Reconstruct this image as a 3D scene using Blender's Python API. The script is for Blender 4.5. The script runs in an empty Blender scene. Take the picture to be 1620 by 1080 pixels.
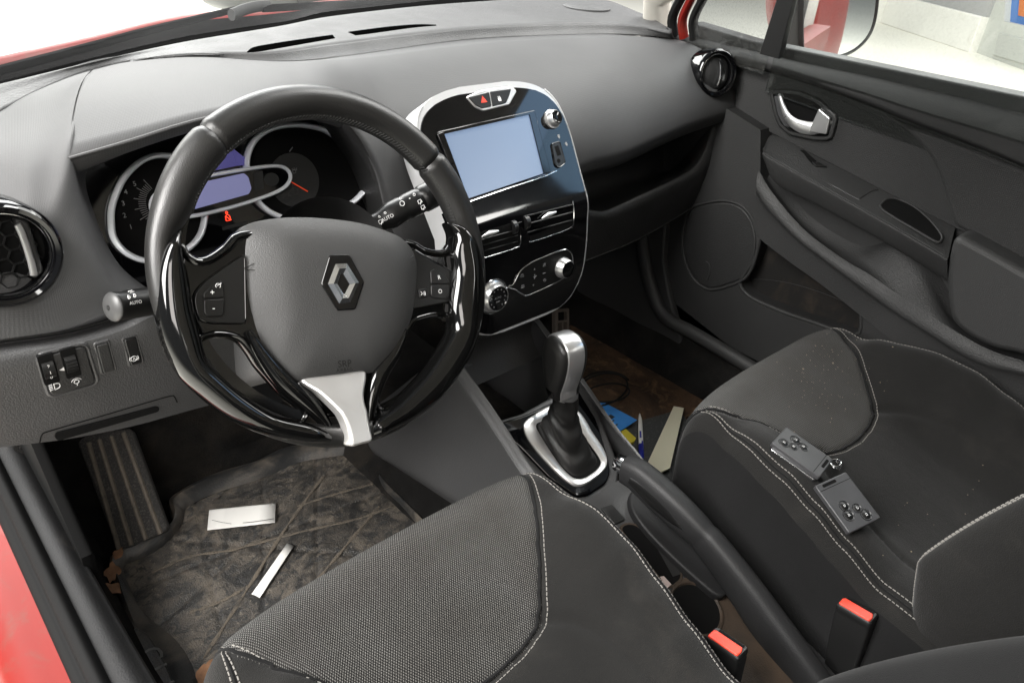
import bpy, bmesh, math, random
from mathutils import Vector, Matrix, geometry
from mathutils.bvhtree import BVHTree
random.seed(7)
V = Vector
R = math.radians
scene = bpy.context.scene
COL = scene.collection

# ------------------------------------------------------------------ camera
# car axes: x to the passenger side, y forward, z up; origin at the steering wheel's centre line
CAM = V((-.7197, -.6234, .3462)); FOC = 1179.93
_ro, _pi, _ya = R(4.7522), R(31.0488), R(44.8721)
_f = V((math.sin(_ya)*math.cos(_pi), math.cos(_ya)*math.cos(_pi), -math.sin(_pi)))
_r0 = V((math.cos(_ya), -math.sin(_ya), 0)); _u0 = _r0.cross(_f)
_rt = math.cos(_ro)*_r0 + math.sin(_ro)*_u0
_up = _rt.cross(_f)
cd = bpy.data.cameras.new('camera'); cam = bpy.data.objects.new('camera', cd); COL.objects.link(cam)
cd.sensor_width = 36; cd.lens = FOC/1620*36; cd.clip_start = .02; cd.clip_end = 400
cam.matrix_world = Matrix(((_rt.x, _up.x, -_f.x, CAM.x), (_rt.y, _up.y, -_f.y, CAM.y), (_rt.z, _up.z, -_f.z, CAM.z), (0, 0, 0, 1)))
scene.camera = cam

def ray(u, v): return (u-810)/FOC*_rt - (v-540)/FOC*_up + _f
def P(u, v, x=None, y=None, z=None, d=None):
    q = ray(u, v)
    if x is not None: t = (x-CAM.x)/q.x
    elif y is not None: t = (y-CAM.y)/q.y
    elif z is not None: t = (z-CAM.z)/q.z
    else: t = d
    return CAM + t*q
def proj(X):
    e = X-CAM; dd = e.dot(_f)
    return (FOC*e.dot(_rt)/dd+810, -FOC*e.dot(_up)/dd+540)

# ------------------------------------------------------------------ frames
class Fr:
    """a flat local frame: map(a,b,h) and the measured point under a ray"""
    def __init__(s, O, X, Y):
        s.O = V(O); s.X = V(X).normalized(); Y = V(Y); s.Y = (Y - Y.dot(s.X)*s.X).normalized(); s.Z = s.X.cross(s.Y)
    def map(s, a, b, h=0): return s.O + a*s.X + b*s.Y + h*s.Z
    def px(s, u, v, h=0):
        q = ray(u, v); O = s.O + h*s.Z
        t = (O-CAM).dot(s.Z)/q.dot(s.Z); e = CAM + t*q - s.O
        return (e.dot(s.X), e.dot(s.Y))
    def pxs(s, pts, h=0): return [s.px(u, v, h) for u, v in pts]
    def loc(s, X): e = X-s.O; return (e.dot(s.X), e.dot(s.Y), e.dot(s.Z))
    def shift(s, a, b, h=0, rot=0):
        c, n = math.cos(rot), math.sin(rot)
        return Fr(s.map(a, b, h), c*s.X+n*s.Y, -n*s.X+c*s.Y)
    def M(s): return Matrix(((s.X.x, s.Y.x, s.Z.x, s.O.x), (s.X.y, s.Y.y, s.Z.y, s.O.y), (s.X.z, s.Y.z, s.Z.z, s.O.z), (0, 0, 0, 1)))
class Bent(Fr):
    """a frame bent about its x axis: tilt(b) gives the lean back from vertical"""
    def __init__(s, O, tilt, b0, b1, n=120):
        s.O = V(O); s.tilt = tilt; s.b0 = b0; s.db = (b1-b0)/n; s.n = n
        ys, zs = [0.], [0.]
        for i in range(n):
            t = tilt(b0+(i+.5)*s.db); ys.append(ys[-1]+s.db*math.sin(t)); zs.append(zs[-1]+s.db*math.cos(t))
        k = -b0/s.db; i = int(k); f = k-i
        yo = ys[i]*(1-f)+ys[i+1]*f; zo = zs[i]*(1-f)+zs[i+1]*f
        s.ys = [y-yo for y in ys]; s.zs = [z-zo for z in zs]
    def map(s, a, b, h=0):
        k = max(0, min(s.n-1e-6, (b-s.b0)/s.db)); i = int(k); f = k-i; t = s.tilt(b)
        y = s.ys[i]*(1-f)+s.ys[i+1]*f; z = s.zs[i]*(1-f)+s.zs[i+1]*f
        return s.O + V((a, y-h*math.cos(t), z+h*math.sin(t)))
    def px(s, u, v, h=0):
        a, b = 0., 0.
        for _ in range(14):
            x0, y0 = proj(s.map(a, b, h)); e = 1e-4
            xa, ya = proj(s.map(a+e, b, h)); xb, yb = proj(s.map(a, b+e, h))
            j11, j12, j21, j22 = (xa-x0)/e, (xb-x0)/e, (ya-y0)/e, (yb-y0)/e
            D = j11*j22-j12*j21; rx, ry = u-x0, v-y0
            a += (rx*j22-ry*j12)/D; b += (j11*ry-j21*rx)/D
            b = max(s.b0+.001, min(s.b0+s.db*s.n-.001, b))
        return (a, b)
    def flat(s, b):
        t = s.tilt(b); return Fr(s.map(0, b, 0), (1, 0, 0), (0, math.sin(t), math.cos(t)))

# ------------------------------------------------------------------ curves
def _cr(p0, p1, p2, p3, t):
    t2, t3 = t*t, t*t*t
    return tuple(.5*((2*b)+(c-a)*t+(2*a-5*b+4*c-d)*t2+(-a+3*b-3*c+d)*t3) for a, b, c, d in zip(p0, p1, p2, p3))
def cr(pts, n, closed=False):
    """n points spaced along a smooth curve through pts"""
    pts = [tuple(p) for p in pts]; m = len(pts)
    if m == 2:
        return [tuple(a+(b-a)*i/(n-1) for a, b in zip(*pts)) for i in range(n)]
    segs = m if closed else m-1; fine = []
    for i in range(segs):
        if closed: q = [pts[(i+k-1) % m] for k in range(4)]
        else:
            q = [pts[max(0, min(m-1, i+k-1))] for k in range(4)]
            if i == 0: q[0] = tuple(2*a-b for a, b in zip(pts[0], pts[1]))
            if i == m-2: q[3] = tuple(2*a-b for a, b in zip(pts[-1], pts[-2]))
        for k in range(16): fine.append(_cr(*q, k/16))
    fine.append(pts[0] if closed else pts[-1])
    L = [0.]
    for a, b in zip(fine, fine[1:]): L.append(L[-1]+math.dist(a, b))
    out = []; j = 0; N = n if closed else n-1
    for i in range(n):
        s = L[-1]*i/N
        while j < len(L)-2 and L[j+1] < s: j += 1
        f = 0 if L[j+1] == L[j] else (s-L[j])/(L[j+1]-L[j])
        out.append(tuple(a+(b-a)*f for a, b in zip(fine[j], fine[j+1])))
    return out
def crk(pts, k):
    """k smooth steps between each two of pts (keeps the correspondence of rows)"""
    pts = [tuple(p) for p in pts]; m = len(pts); out = []
    for i in range(m-1):
        q = [pts[max(0, min(m-1, i+j-1))] for j in range(4)]
        if i == 0: q[0] = tuple(2*a-b for a, b in zip(pts[0], pts[1]))
        if i == m-2: q[3] = tuple(2*a-b for a, b in zip(pts[-1], pts[-2]))
        for j in range(k): out.append(_cr(*q, j/k))
    out.append(pts[-1]); return out
def rp(pts, r, n=5):
    """polygon with rounded corners"""
    out = []; m = len(pts)
    for i in range(m):
        p, a, b = (V(pts[i]).to_2d(), V(pts[i-1]).to_2d(), V(pts[(i+1) % m]).to_2d())
        rr = r[i] if isinstance(r, (list, tuple)) else r
        da, db = (a-p), (b-p); k = min(rr, da.length*.48, db.length*.48)
        A = p+da.normalized()*k; B = p+db.normalized()*k
        for j in range(n+1):
            t = j/n; out.append(tuple((1-t)**2*A+2*t*(1-t)*p+t*t*B))
    return out
def circ(a, b, r, n=40, ry=None, a0=0, a1=2*math.pi):
    return [(a+r*math.cos(a0+(a1-a0)*i/n), b+(ry or r)*math.sin(a0+(a1-a0)*i/n)) for i in range(n)]
def rect(a, b, w, h, r=0, rot=0):
    c, s = math.cos(rot), math.sin(rot)
    q = [(a+x*w/2*c-y*h/2*s, b+x*w/2*s+y*h/2*c) for x, y in ((-1, -1), (1, -1), (1, 1), (-1, 1))]
    return rp(q, r) if r else q
def area(p): return sum(p[i-1][0]*p[i][1]-p[i][0]*p[i-1][1] for i in range(len(p)))/2
def inset(p, d):
    m = len(p); out = []
    for i in range(m):
        a, b, c = V(p[i-1]), V(p[i]), V(p[(i+1) % m])
        e1, e2 = (b-a), (c-b)
        if e1.length < 1e-9: e1 = e2
        if e2.length < 1e-9: e2 = e1
        e1.normalize(); e2.normalize(); n1 = V((-e1.y, e1.x)); n2 = V((-e2.y, e2.x)); nn = n1+n2
        if nn.length < 1e-6: nn = n1.copy()
        nn.normalize(); out.append(tuple(b+nn*d/max(.45, nn.dot(n1))))
    return out
def inside(p, poly):
    x, y = p; c = False; j = len(poly)-1
    for i in range(len(poly)):
        xi, yi = poly[i]; xj, yj = poly[j]
        if (yi > y) != (yj > y) and x < (xj-xi)*(y-yi)/(yj-yi)+xi: c = not c
        j = i
    return c
def dseg(p, a, b):
    ax, ay = a; bx, by = b; px_, py_ = p; dx, dy = bx-ax, by-ay; L = dx*dx+dy*dy
    t = 0 if L == 0 else max(0, min(1, ((px_-ax)*dx+(py_-ay)*dy)/L))
    return math.hypot(px_-ax-t*dx, py_-ay-t*dy)

# ------------------------------------------------------------------ mesh builder
WM = {}; ORG = {}
_txt = {}
def text_mesh(s):
    if s not in _txt:
        c = bpy.data.curves.new('t', 'FONT'); c.body = s; c.size = 1; c.align_x = 'CENTER'; c.align_y = 'CENTER'; c.resolution_u = 3
        o = bpy.data.objects.new('t', c); COL.objects.link(o)
        dg = bpy.context.evaluated_depsgraph_get(); me = o.evaluated_get(dg).to_mesh()
        _txt[s] = ([tuple(v.co) for v in me.vertices], [tuple(p.vertices) for p in me.polygons])
        o.evaluated_get(dg).to_mesh_clear(); bpy.data.objects.remove(o); bpy.data.curves.remove(c)
    return _txt[s]
class MB:
    def __init__(s): s.v = []; s.f = []; s.m = []; s.uv = []
    def add(s, vs, fs, mat=0, uvs=None):
        k = len(s.v); s.v += [V(v) for v in vs]
        s.uv += uvs if uvs else [(0, 0)]*len(vs)
        for f in fs: s.f.append(tuple(i+k for i in f)); s.m.append(mat)
        return s
    def grid(s, rows, mat=0, cu=False, cv=False, flip=False, fmat=None):
        n, m = len(rows), len(rows[0]); vs = [V(p) for r in rows for p in r]
        us = [0.]
        mid = rows[n//2]
        for a, b in zip(mid, mid[1:]): us.append(us[-1]+(V(b)-V(a)).length)
        vv = [0.]
        for i in range(n-1): vv.append(vv[-1]+(V(rows[i+1][m//2])-V(rows[i][m//2])).length)
        uvs = [(us[j], vv[i]) for i in range(n) for j in range(m)]
        fs = []
        for i in range(n if cv else n-1):
            for j in range(m if cu else m-1):
                a, b, c, d = i*m+j, i*m+(j+1) % m, ((i+1) % n)*m+(j+1) % m, ((i+1) % n)*m+j
                fs.append((a, d, c, b) if flip else (a, b, c, d))
        return s.add(vs, fs, mat, uvs)
    def loft(s, rows, nu, kv, mat=0, flip=False, back=0):
        """rows of control points -> smooth sheet; rows keep their correspondence"""
        rr = [crk(r, nu) for r in rows]
        cols = [crk([rr[i][j] for i in range(len(rr))], kv) for j in range(len(rr[0]))]
        return s.grid([[cols[j][i] for j in range(len(cols))] for i in range(len(cols[0]))], mat, flip=flip)
    def tube(s, pts, r, seg=12, closed=False, mat=0, up=None, caps=True, sq=1.0):
        """sweep: r is a number, or per point (rx, ry); up fixes the ry direction"""
        pts = [V(p) for p in pts]; n = len(pts); rings = []
        U = None
        for i in range(n):
            a = pts[i-1] if (i > 0 or closed) else pts[i]; b = pts[(i+1) % n] if (i < n-1 or closed) else pts[i]
            T = (b-a).normalized()
            if up is not None:
                upi = V(up[i]) if isinstance(up, list) else V(up)
                N = (upi-upi.dot(T)*T).normalized()
            else:
                if U is None:
                    U = V((0, 0, 1)) if abs(T.z) < .9 else V((1, 0, 0))
                N = (U-U.dot(T)*T).normalized(); U = N
            B = T.cross(N)
            q = r[i] if isinstance(r, list) else r
            rx, ry = q if isinstance(q, (tuple, list)) else (q, q)
            ring = []
            for k in range(seg):
                t = 2*math.pi*k/seg; c, d = math.cos(t), math.sin(t)
                c = math.copysign(abs(c)**sq, c); d = math.copysign(abs(d)**sq, d)
                ring.append(pts[i]+B*rx*c+N*ry*d)
            rings.append(ring)
        s.grid(rings, mat, cu=True, cv=closed)
        if caps and not closed:
            s.add(rings[0], [tuple(range(seg))], mat); s.add(rings[-1], [tuple(range(seg))[::-1]], mat)
        return s
    def prism(s, fr, poly, h0, h1, bev=0, mat=0, holes=(), seg=3, top=True, bottom=False, topmat=None):
        p = [tuple(q[:2]) for q in poly]
        if area(p) < 0: p = p[::-1]
        rings = [[fr.map(a, b, h0) for a, b in p]]
        last = p
        if bev > 0:
            for k in range(seg+1):
                t = math.pi/2*k/seg; last = inset(p, bev*(1-math.cos(t)))
                rings.append([fr.map(a, b, h1-bev+bev*math.sin(t)) for a, b in last])
        else: rings.append([fr.map(a, b, h1) for a, b in p])
        s.grid(rings, mat, cu=True)
        tm = mat if topmat is None else topmat
        hs = []
        for hp in holes:
            q = [tuple(x[:2]) for x in hp]
            if area(q) > 0: q = q[::-1]
            hs.append(q); s.grid([[fr.map(a, b, h1) for a, b in q], [fr.map(a, b, h0) for a, b in q]], mat, cu=True, flip=True)
        if top:
            loops = [last]+hs
            tri = geometry.tessellate_polygon([[V((a, b, 0)) for a, b in l] for l in loops])
            allp = [q for l in loops for q in l]
            tri = [t if area([allp[i] for i in t]) > 0 else t[::-1] for t in tri]
            s.add([fr.map(a, b, h1) for a, b in allp], tri, tm, [tuple(q) for q in allp])
        if bottom: s.add([fr.map(a, b, h0) for a, b in p], [tuple(range(len(p)))[::-1]], mat)
        return s
    def rowpanel(s, fr, vs, left, right, h=0., edge=.004, depth=.03, nx=24, mat=0):
        """a filled sheet between left(v) and right(v), following a bent frame, its border rolled back"""
        rows = []
        for v in vs:
            l, r_ = left(v), right(v); row = [fr.map(l, v, h-depth), fr.map(l, v, h-edge)]
            for i in range(nx+1): row.append(fr.map(l+edge*.5+(r_-l-edge)*i/nx, v, h))
            row += [fr.map(r_, v, h-edge), fr.map(r_, v, h-depth)]; rows.append(row)
        rows = [[fr.map(left(vs[0])+(right(vs[0])-left(vs[0]))*max(0, min(1, (i-2)/nx)), vs[0], h-depth) for i in range(nx+5)]]+rows
        rows.append([fr.map(left(vs[-1])+(right(vs[-1])-left(vs[-1]))*max(0, min(1, (i-2)/nx)), vs[-1], h-depth) for i in range(nx+5)])
        return s.grid(rows, mat)
    def ring(s, fr, poly, w, hgt, mat=0, seg=8, h=0):
        """a raised tubular border along a closed outline"""
        return s.tube([fr.map(a, b, h) for a, b in poly], (w, hgt), seg, True, mat, up=fr.Z if not isinstance(fr, Bent) else V((0, -.8, .5)))
    def line(s, fr, pts, w, h=0., hgt=None, mat=0, seg=6):
        up = fr.Z if not isinstance(fr, Bent) else V((0, -.8, .5))
        return s.tube([fr.map(a, b, h) for a, b in pts], (w/2, hgt if hgt else w/2), seg, False, mat, up=up)
    def lathe(s, fr, prof, seg=40, mat=0, a=0, b=0, sy=1.0):
        """prof: list of (radius, height along the frame's normal)"""
        rows = [[fr.map(a+r*math.cos(2*math.pi*k/seg), b+sy*r*math.sin(2*math.pi*k/seg), h) for k in range(seg)] for r, h in prof]
        return s.grid(rows, mat, cu=True)
    def box(s, fr, a, b, c, w, d, t, mat=0, bev=0):
        return s.prism(fr, rect(a, b, w, d, bev), c-t/2, c+t/2, bev, mat, bottom=True)
    def text(s, fr, a, b, txt, size, h=.0005, mat=0, rot=0):
        vs, fs = text_mesh(txt); c, n = math.cos(rot), math.sin(rot)
        return s.add([fr.map(a+size*(x*c-y*n), b+size*(x*n+y*c), h) for x, y, _ in vs], fs, mat)
    def build(s, name, mats, parent=None, local=False, sharp=38, solid=0):
        if not isinstance(mats, (list, tuple)): mats = [mats]
        Mp = WM[parent.name] if parent is not None else Matrix.Identity(4)
        inv = Mp.inverted()
        pts = ([v-parent.location for v in s.v] if parent.parent else s.v) if local else [inv @ v for v in s.v]
        lo = V((min(p.x for p in pts), min(p.y for p in pts), min(p.z for p in pts)))
        hi = V((max(p.x for p in pts), max(p.y for p in pts), max(p.z for p in pts)))
        c = (lo+hi)/2
        if parent is None: c.z = lo.z
        me = bpy.data.meshes.new(name)
        me.from_pydata([p-c for p in pts], [], s.f)
        me.polygons.foreach_set('material_index', s.m)
        me.polygons.foreach_set('use_smooth', [True]*len(s.f))
        uvl = me.uv_layers.new(name='uv')
        flat = []
        for l in me.loops: flat += s.uv[l.vertex_index]
        uvl.data.foreach_set('uv', flat)
        for m in mats: me.materials.append(m)
        me.validate(); me.update(); me.set_sharp_from_angle(angle=R(sharp))
        o = bpy.data.objects.new(name, me); COL.objects.link(o)
        if parent is not None: o.parent = parent
        o.location = c; WM[o.name] = Mp @ Matrix.Translation(c)
        if solid:
            md = o.modifiers.new('thickness', 'SOLIDIFY'); md.thickness = abs(solid); md.offset = -1 if solid > 0 else 1; md.use_even_offset = False
        return o
def tag(o, label=None, cat=None, group=None, kind=None):
    if label: o['label'] = label
    if cat: o['category'] = cat
    if group: o['group'] = group
    if kind: o['kind'] = kind
    return o
def thing(name, label, cat, loc=(0, 0, 0), M=None, group=None, kind=None):
    o = bpy.data.objects.new(name, None); COL.objects.link(o); o.empty_display_size = .05
    M = M if M is not None else Matrix.Translation(V(loc)); o.matrix_world = M; WM[o.name] = M.copy()
    return tag(o, label, cat, group, kind)
def copy_tree(o, parent=None):
    c = o.copy(); COL.objects.link(c)
    if parent is not None: c.parent = parent
    WM[c.name] = (WM[parent.name] if parent is not None else Matrix.Identity(4)) @ c.matrix_basis
    for ch in [k for k in bpy.data.objects if k.parent == o]: copy_tree(ch, c)
    return c
def bvh(mb): return BVHTree.FromPolygons([tuple(v) for v in mb.v], mb.f)
def hit(tree, u, v):
    q = ray(u, v).normalized(); r = tree.ray_cast(CAM, q)
    return r[0], r[1]
def drape(tree, pts, off=0.0):
    """points of a surface below a drawn line, lifted off along the normal"""
    out = []
    for u, v in pts:
        h, n = hit(tree, u, v)
        if h is None: continue
        if n.dot(CAM-h) < 0: n = -n
        out.append(h+n*off)
    return out
def stitches(mb, pts, pitch=.0056, ln=.0039, r=.00065, mat=0, step=1):
    """thread stitches along a 3d polyline"""
    L = 0; i = 0; pts = [V(p) for p in pts]; cum = [0.]
    for a, b in zip(pts, pts[1:]): cum.append(cum[-1]+(b-a).length)
    def at(s):
        for k in range(len(cum)-1):
            if cum[k+1] >= s:
                f = (s-cum[k])/max(1e-9, cum[k+1]-cum[k]); return pts[k].lerp(pts[k+1], f)
        return pts[-1]
    s = 0
    while s+ln < cum[-1]:
        a, b = at(s), at(s+ln)
        if (b-a).length > 1e-5: mb.tube([a, a.lerp(b, .5)+V((0, 0, r*.5)), b], r, 5, False, mat)
        s += pitch
# ------------------------------------------------------------------ materials
def mat(name, col, rough=.5, metal=0., spec=.5, coat=0., bump=(), var=None, dirt=None, sheen=0., emit=None, rvar=None, drough=None):
    m = bpy.data.materials.new(name); m.use_nodes = True; nt = m.node_tree; N = nt.nodes; L = nt.links
    b = N['Principled BSDF']
    b.inputs['Base Color'].default_value = (*col, 1); b.inputs['Roughness'].default_value = rough
    b.inputs['Metallic'].default_value = metal; b.inputs['Specular IOR Level'].default_value = spec
    b.inputs['Coat Weight'].default_value = coat; b.inputs['Coat Roughness'].default_value = .03
    b.inputs['Sheen Weight'].default_value = sheen; b.inputs['Sheen Roughness'].default_value = .5
    if emit:
        b.inputs['Emission Color'].default_value = (*emit[0], 1); b.inputs['Emission Strength'].default_value = emit[1]
    tc = N.new('ShaderNodeTexCoord')
    def noise(scale, detail=4, rough_=.55, co='Object', dist=0.):
        t = N.new('ShaderNodeTexNoise'); t.inputs['Scale'].default_value = scale; t.inputs['Detail'].default_value = detail
        t.inputs['Roughness'].default_value = rough_; t.inputs['Distortion'].default_value = dist
        L.new(tc.outputs[co], t.inputs['Vector']); return t.outputs['Fac']
    def ramp(fac, a, b_, ca=(0, 0, 0), cb=(1, 1, 1)):
        r = N.new('ShaderNodeValToRGB'); e = r.color_ramp.elements
        e[0].position = a; e[1].position = b_; e[0].color = (*ca, 1); e[1].color = (*cb, 1); L.new(fac, r.inputs['Fac']); return r.outputs['Color']
    def mixc(fac, a, b_):
        x = N.new('ShaderNodeMix'); x.data_type = 'RGBA'
        if hasattr(fac, 'links'): L.new(fac, x.inputs[0])
        else: x.inputs[0].default_value = fac
        for s, q in ((x.inputs[6], a), (x.inputs[7], b_)):
            if hasattr(q, 'links'): L.new(q, s)
            else: s.default_value = (*q, 1)
        return x.outputs[2]
    cur = None
    if var:   # (scale, dark factor, light factor)
        cur = mixc(ramp(noise(var[0], 5), .3, .7), tuple(c*var[1] for c in col), tuple(c*var[2] for c in col))
    dfac = None
    if dirt:  # list of (colour, scale, lo, hi, distortion)
        for dc, sc, lo, hi, ds in dirt:
            dfac = ramp(noise(sc, 9, .68, dist=ds), lo, hi)
            cur = mixc(dfac, cur if cur is not None else col, dc)
            if drough and sc == dirt[0][1]:
                L.new(mixc(dfac, (rough,)*3, (drough,)*3), b.inputs['Roughness'])
    if cur is not None: L.new(cur, b.inputs['Base Color'])
    if rvar:
        mr = N.new('ShaderNodeMapRange'); L.new(noise(rvar[0], 6), mr.inputs[0]); mr.inputs[1].default_value = .3; mr.inputs[2].default_value = .7
        mr.inputs[3].default_value = rvar[1]; mr.inputs[4].default_value = rvar[2]; L.new(mr.outputs[0], b.inputs['Roughness'])
    prev = None
    for k in bump:  # (kind, scale, distance[, strength])
        kind, sc, ds = k[:3]
        if kind == 'noise': fac = noise(sc, 3)
        elif kind == 'fine': fac = noise(sc, 0)
        elif kind == 'grain':
            t = N.new('ShaderNodeTexVoronoi'); t.feature = 'SMOOTH_F1'; t.inputs['Scale'].default_value = sc; L.new(tc.outputs['Object'], t.inputs['Vector']); fac = t.outputs['Distance']
        elif kind in ('weave', 'hatch'):
            fac = weave(nt, tc, sc, kind)
        bp = N.new('ShaderNodeBump'); bp.inputs['Distance'].default_value = ds; bp.inputs['Strength'].default_value = k[3] if len(k) > 3 else .6
        L.new(fac, bp.inputs['Height'])
        if prev is not None: L.new(prev, bp.inputs['Normal'])
        prev = bp.outputs['Normal']
    if prev is not None: L.new(prev, b.inputs['Normal'])
    m.diffuse_color = (*col, 1)
    return m
def weave(nt, tc, pitch, kind='weave', rot=0.):
    """staggered lozenges from the sheet's own measured coordinates"""
    N, L = nt.nodes, nt.links
    mp = N.new('ShaderNodeMapping'); L.new(tc.outputs['UV'], mp.inputs['Vector'])
    s = 2*math.pi/pitch if not isinstance(pitch, tuple) else 1
    mp.inputs['Scale'].default_value = (2*math.pi/pitch[0], 2*math.pi/pitch[1], 1) if isinstance(pitch, tuple) else (s, s, 1)
    mp.inputs['Rotation'].default_value = (0, 0, rot)
    sp = N.new('ShaderNodeSeparateXYZ'); L.new(mp.outputs['Vector'], sp.inputs[0])
    def mth(op, a, b=None):
        q = N.new('ShaderNodeMath'); q.operation = op
        for i, x in enumerate((a, b)):
            if x is None: continue
            if hasattr(x, 'links'): L.new(x, q.inputs[i])
            else: q.inputs[i].default_value = x
        return q.outputs[0]
    sx, sy = mth('SINE', sp.outputs['X']), mth('SINE', sp.outputs['Y'])
    if kind == 'hatch': return mth('ADD', mth('MULTIPLY', sx, .5), mth('MULTIPLY', sy, .5))
    return mth('MULTIPLY', sx, sy)
def mesh_fabric(name, dark, light, pitch, lo=.15, hi=.6, rot=0.):
    m = mat(name, dark, .95, spec=.2, sheen=.08); nt = m.node_tree; N, L = nt.nodes, nt.links; b = N['Principled BSDF']
    tc = [n for n in N if n.type == 'TEX_COORD'][0]; f = weave(nt, tc, pitch, 'weave', rot)
    r = N.new('ShaderNodeValToRGB'); e = r.color_ramp.elements; e[0].position = lo; e[1].position = hi
    e[0].color = (*dark, 1); e[1].color = (*light, 1); L.new(f, r.inputs['Fac'])
    n = N.new('ShaderNodeTexNoise'); n.inputs['Scale'].default_value = 11; n.inputs['Detail'].default_value = 6; L.new(tc.outputs['Object'], n.inputs['Vector'])
    x = N.new('ShaderNodeMix'); x.data_type = 'RGBA'; x.blend_type = 'MULTIPLY'; x.inputs[0].default_value = 1
    r2 = N.new('ShaderNodeValToRGB'); e = r2.color_ramp.elements; e[0].position = .3; e[1].position = .7; e[0].color = (.76, .73, .70, 1); e[1].color = (1.1, 1.1, 1.1, 1)
    L.new(n.outputs['Fac'], r2.inputs['Fac']); L.new(r.outputs['Color'], x.inputs[6]); L.new(r2.outputs['Color'], x.inputs[7]); L.new(x.outputs[2], b.inputs['Base Color'])
    bp = N.new('ShaderNodeBump'); bp.inputs['Distance'].default_value = .0012; bp.inputs['Strength'].default_value = .8; L.new(f, bp.inputs['Height']); L.new(bp.outputs['Normal'], b.inputs['Normal'])
    return m
def glass(name, tint=(1, 1, 1), dust=0., refl=1.):
    """a thin pane: mostly clear, mirror-like at a glancing angle, a little dusty"""
    m = bpy.data.materials.new(name); m.use_nodes = True; nt = m.node_tree; N, L = nt.nodes, nt.links; N.clear()
    out = N.new('ShaderNodeOutputMaterial'); tr = N.new('ShaderNodeBsdfTransparent'); tr.inputs[0].default_value = (*tint, 1)
    gl = N.new('ShaderNodeBsdfGlossy'); gl.inputs['Roughness'].default_value = .02
    lw = N.new('ShaderNodeFresnel'); lw.inputs[0].default_value = 1.45
    mx = N.new('ShaderNodeMixShader'); L.new(lw.outputs[0], mx.inputs[0]); L.new(tr.outputs[0], mx.inputs[1]); L.new(gl.outputs[0], mx.inputs[2])
    last = mx.outputs[0]
    if dust:
        tc = N.new('ShaderNodeTexCoord'); n = N.new('ShaderNodeTexNoise'); n.inputs['Scale'].default_value = 240; n.inputs['Detail'].default_value = 7
        L.new(tc.outputs['Object'], n.inputs['Vector'])
        r = N.new('ShaderNodeValToRGB'); e = r.color_ramp.elements; e[0].position = .5; e[1].position = .78; e[0].color = (dust*.35,)*3+(1,); e[1].color = (min(1, dust*3),)*3+(1,)
        L.new(n.outputs['Fac'], r.inputs['Fac']); df = N.new('ShaderNodeBsdfDiffuse'); df.inputs[0].default_value = (.5, .49, .46, 1)
        m2 = N.new('ShaderNodeMixShader'); L.new(r.outputs['Color'], m2.inputs[0]); L.new(last, m2.inputs[1]); L.new(df.outputs[0], m2.inputs[2]); last = m2.outputs[0]
    L.new(last, out.inputs[0]); return m

PLA = dict(bump=(('grain', 900, .0006, .5),))
m_dash = mat('grained dash plastic', (.06, .06, .061), .55, spec=.35, bump=(('grain', 480, .0011, .55), ('fine', 1500, .0003, .3)), var=(6, .9, 1.12), rvar=(14, .48, .62))
m_hood = mat('textured hood plastic', (.06, .06, .061), .6, spec=.3, bump=(('hatch', (.0028, .0028), .00012, .5), ('grain', 1200, .0003, .3)), var=(5, .92, 1.1))
m_lower = mat('pebbled lower plastic', (.045, .045, .046), .46, bump=(('grain', 700, .0006, .5),), var=(9, .85, 1.15))
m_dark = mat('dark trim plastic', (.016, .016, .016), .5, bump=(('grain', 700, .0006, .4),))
m_black = mat('black plastic and recess shade', (.005, .005, .005), .9, spec=.1)  # also gives flat insets the shade of recesses
m_slot = mat('black slot shade', (.001, .001, .001), .95, spec=0)  # flush black strip stands in for the dark inside the opening
m_pocket_shade = mat('dusty pocket shade', (.009, .0085, .008), .8, spec=.2, dirt=[((.03, .023, .017), 12, .5, .8, 1)])  # the door pocket is shallow; its shade is put into this colour
m_ring = mat('satin dial ring', (.90, .93, .98), .2, .1, coat=.5)
m_piano = mat('gloss black lacquer', (.002, .002, .0024), .05, spec=.5, rvar=(30, .035, .08))
m_gloss2 = mat('gloss black wheel trim', (.0022, .0022, .0022), .06, spec=.5, rvar=(24, .04, .10))
m_satin = mat('satin black button', (.007, .007, .007), .34, spec=.4)
m_leather = mat('worn black leather', (.0105, .0103, .010), .36, spec=.48, bump=(('grain', 1100, .0004, .4), ('noise', 60, .0006, .15)), rvar=(18, .30, .44))
m_pad = mat('grained airbag vinyl', (.036, .036, .036), .5, bump=(('grain', 900, .0005, .5),), var=(7, .93, 1.1))
m_chrome = mat('bright chrome', (.72, .73, .75), .12, 1., rvar=(40, .08, .2))
m_silver = mat('satin silver paint', (.62, .62, .62), .3, .85, rvar=(20, .26, .36))
m_alu = mat('brushed silver trim', (.66, .65, .64), .34, .8, rvar=(25, .3, .4))
m_white = mat('white print', (.75, .75, .75), .6)
m_dimwhite = mat('dim grey print', (.2, .2, .205), .6)
m_red = mat('red car paint', (.19, .011, .007), .45, coat=.06, spec=.35, var=(3, .85, 1.1), dirt=[((.14, .034, .024), 9, .50, .74, 2.5)])
m_frameS = mat('silver painted frame', (.50, .50, .505), .34, .25, coat=.2)
m_redp = mat('orange red plastic', (.62, .045, .022), .42, var=(60, .9, 1.1))
m_needle = mat('orange needle', (.5, .05, .015), .5, emit=((1, .08, .02), .25))
m_warn = mat('lit red warning lamp', (.3, .01, .01), .5, emit=((1, .05, .02), 3.2))
m_lcd = mat('pale violet display', (.05, .045, .12), .25, emit=((.25, .26, .46), .6), var=(12, .8, 1.2))
m_lcd2 = mat('blue violet display', (.03, .03, .1), .25, emit=((.09, .08, .27), .5))
m_lcdw = mat('lit white digits', (.7, .7, .7), .5, emit=((1, 1, 1), 1.2))
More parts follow.
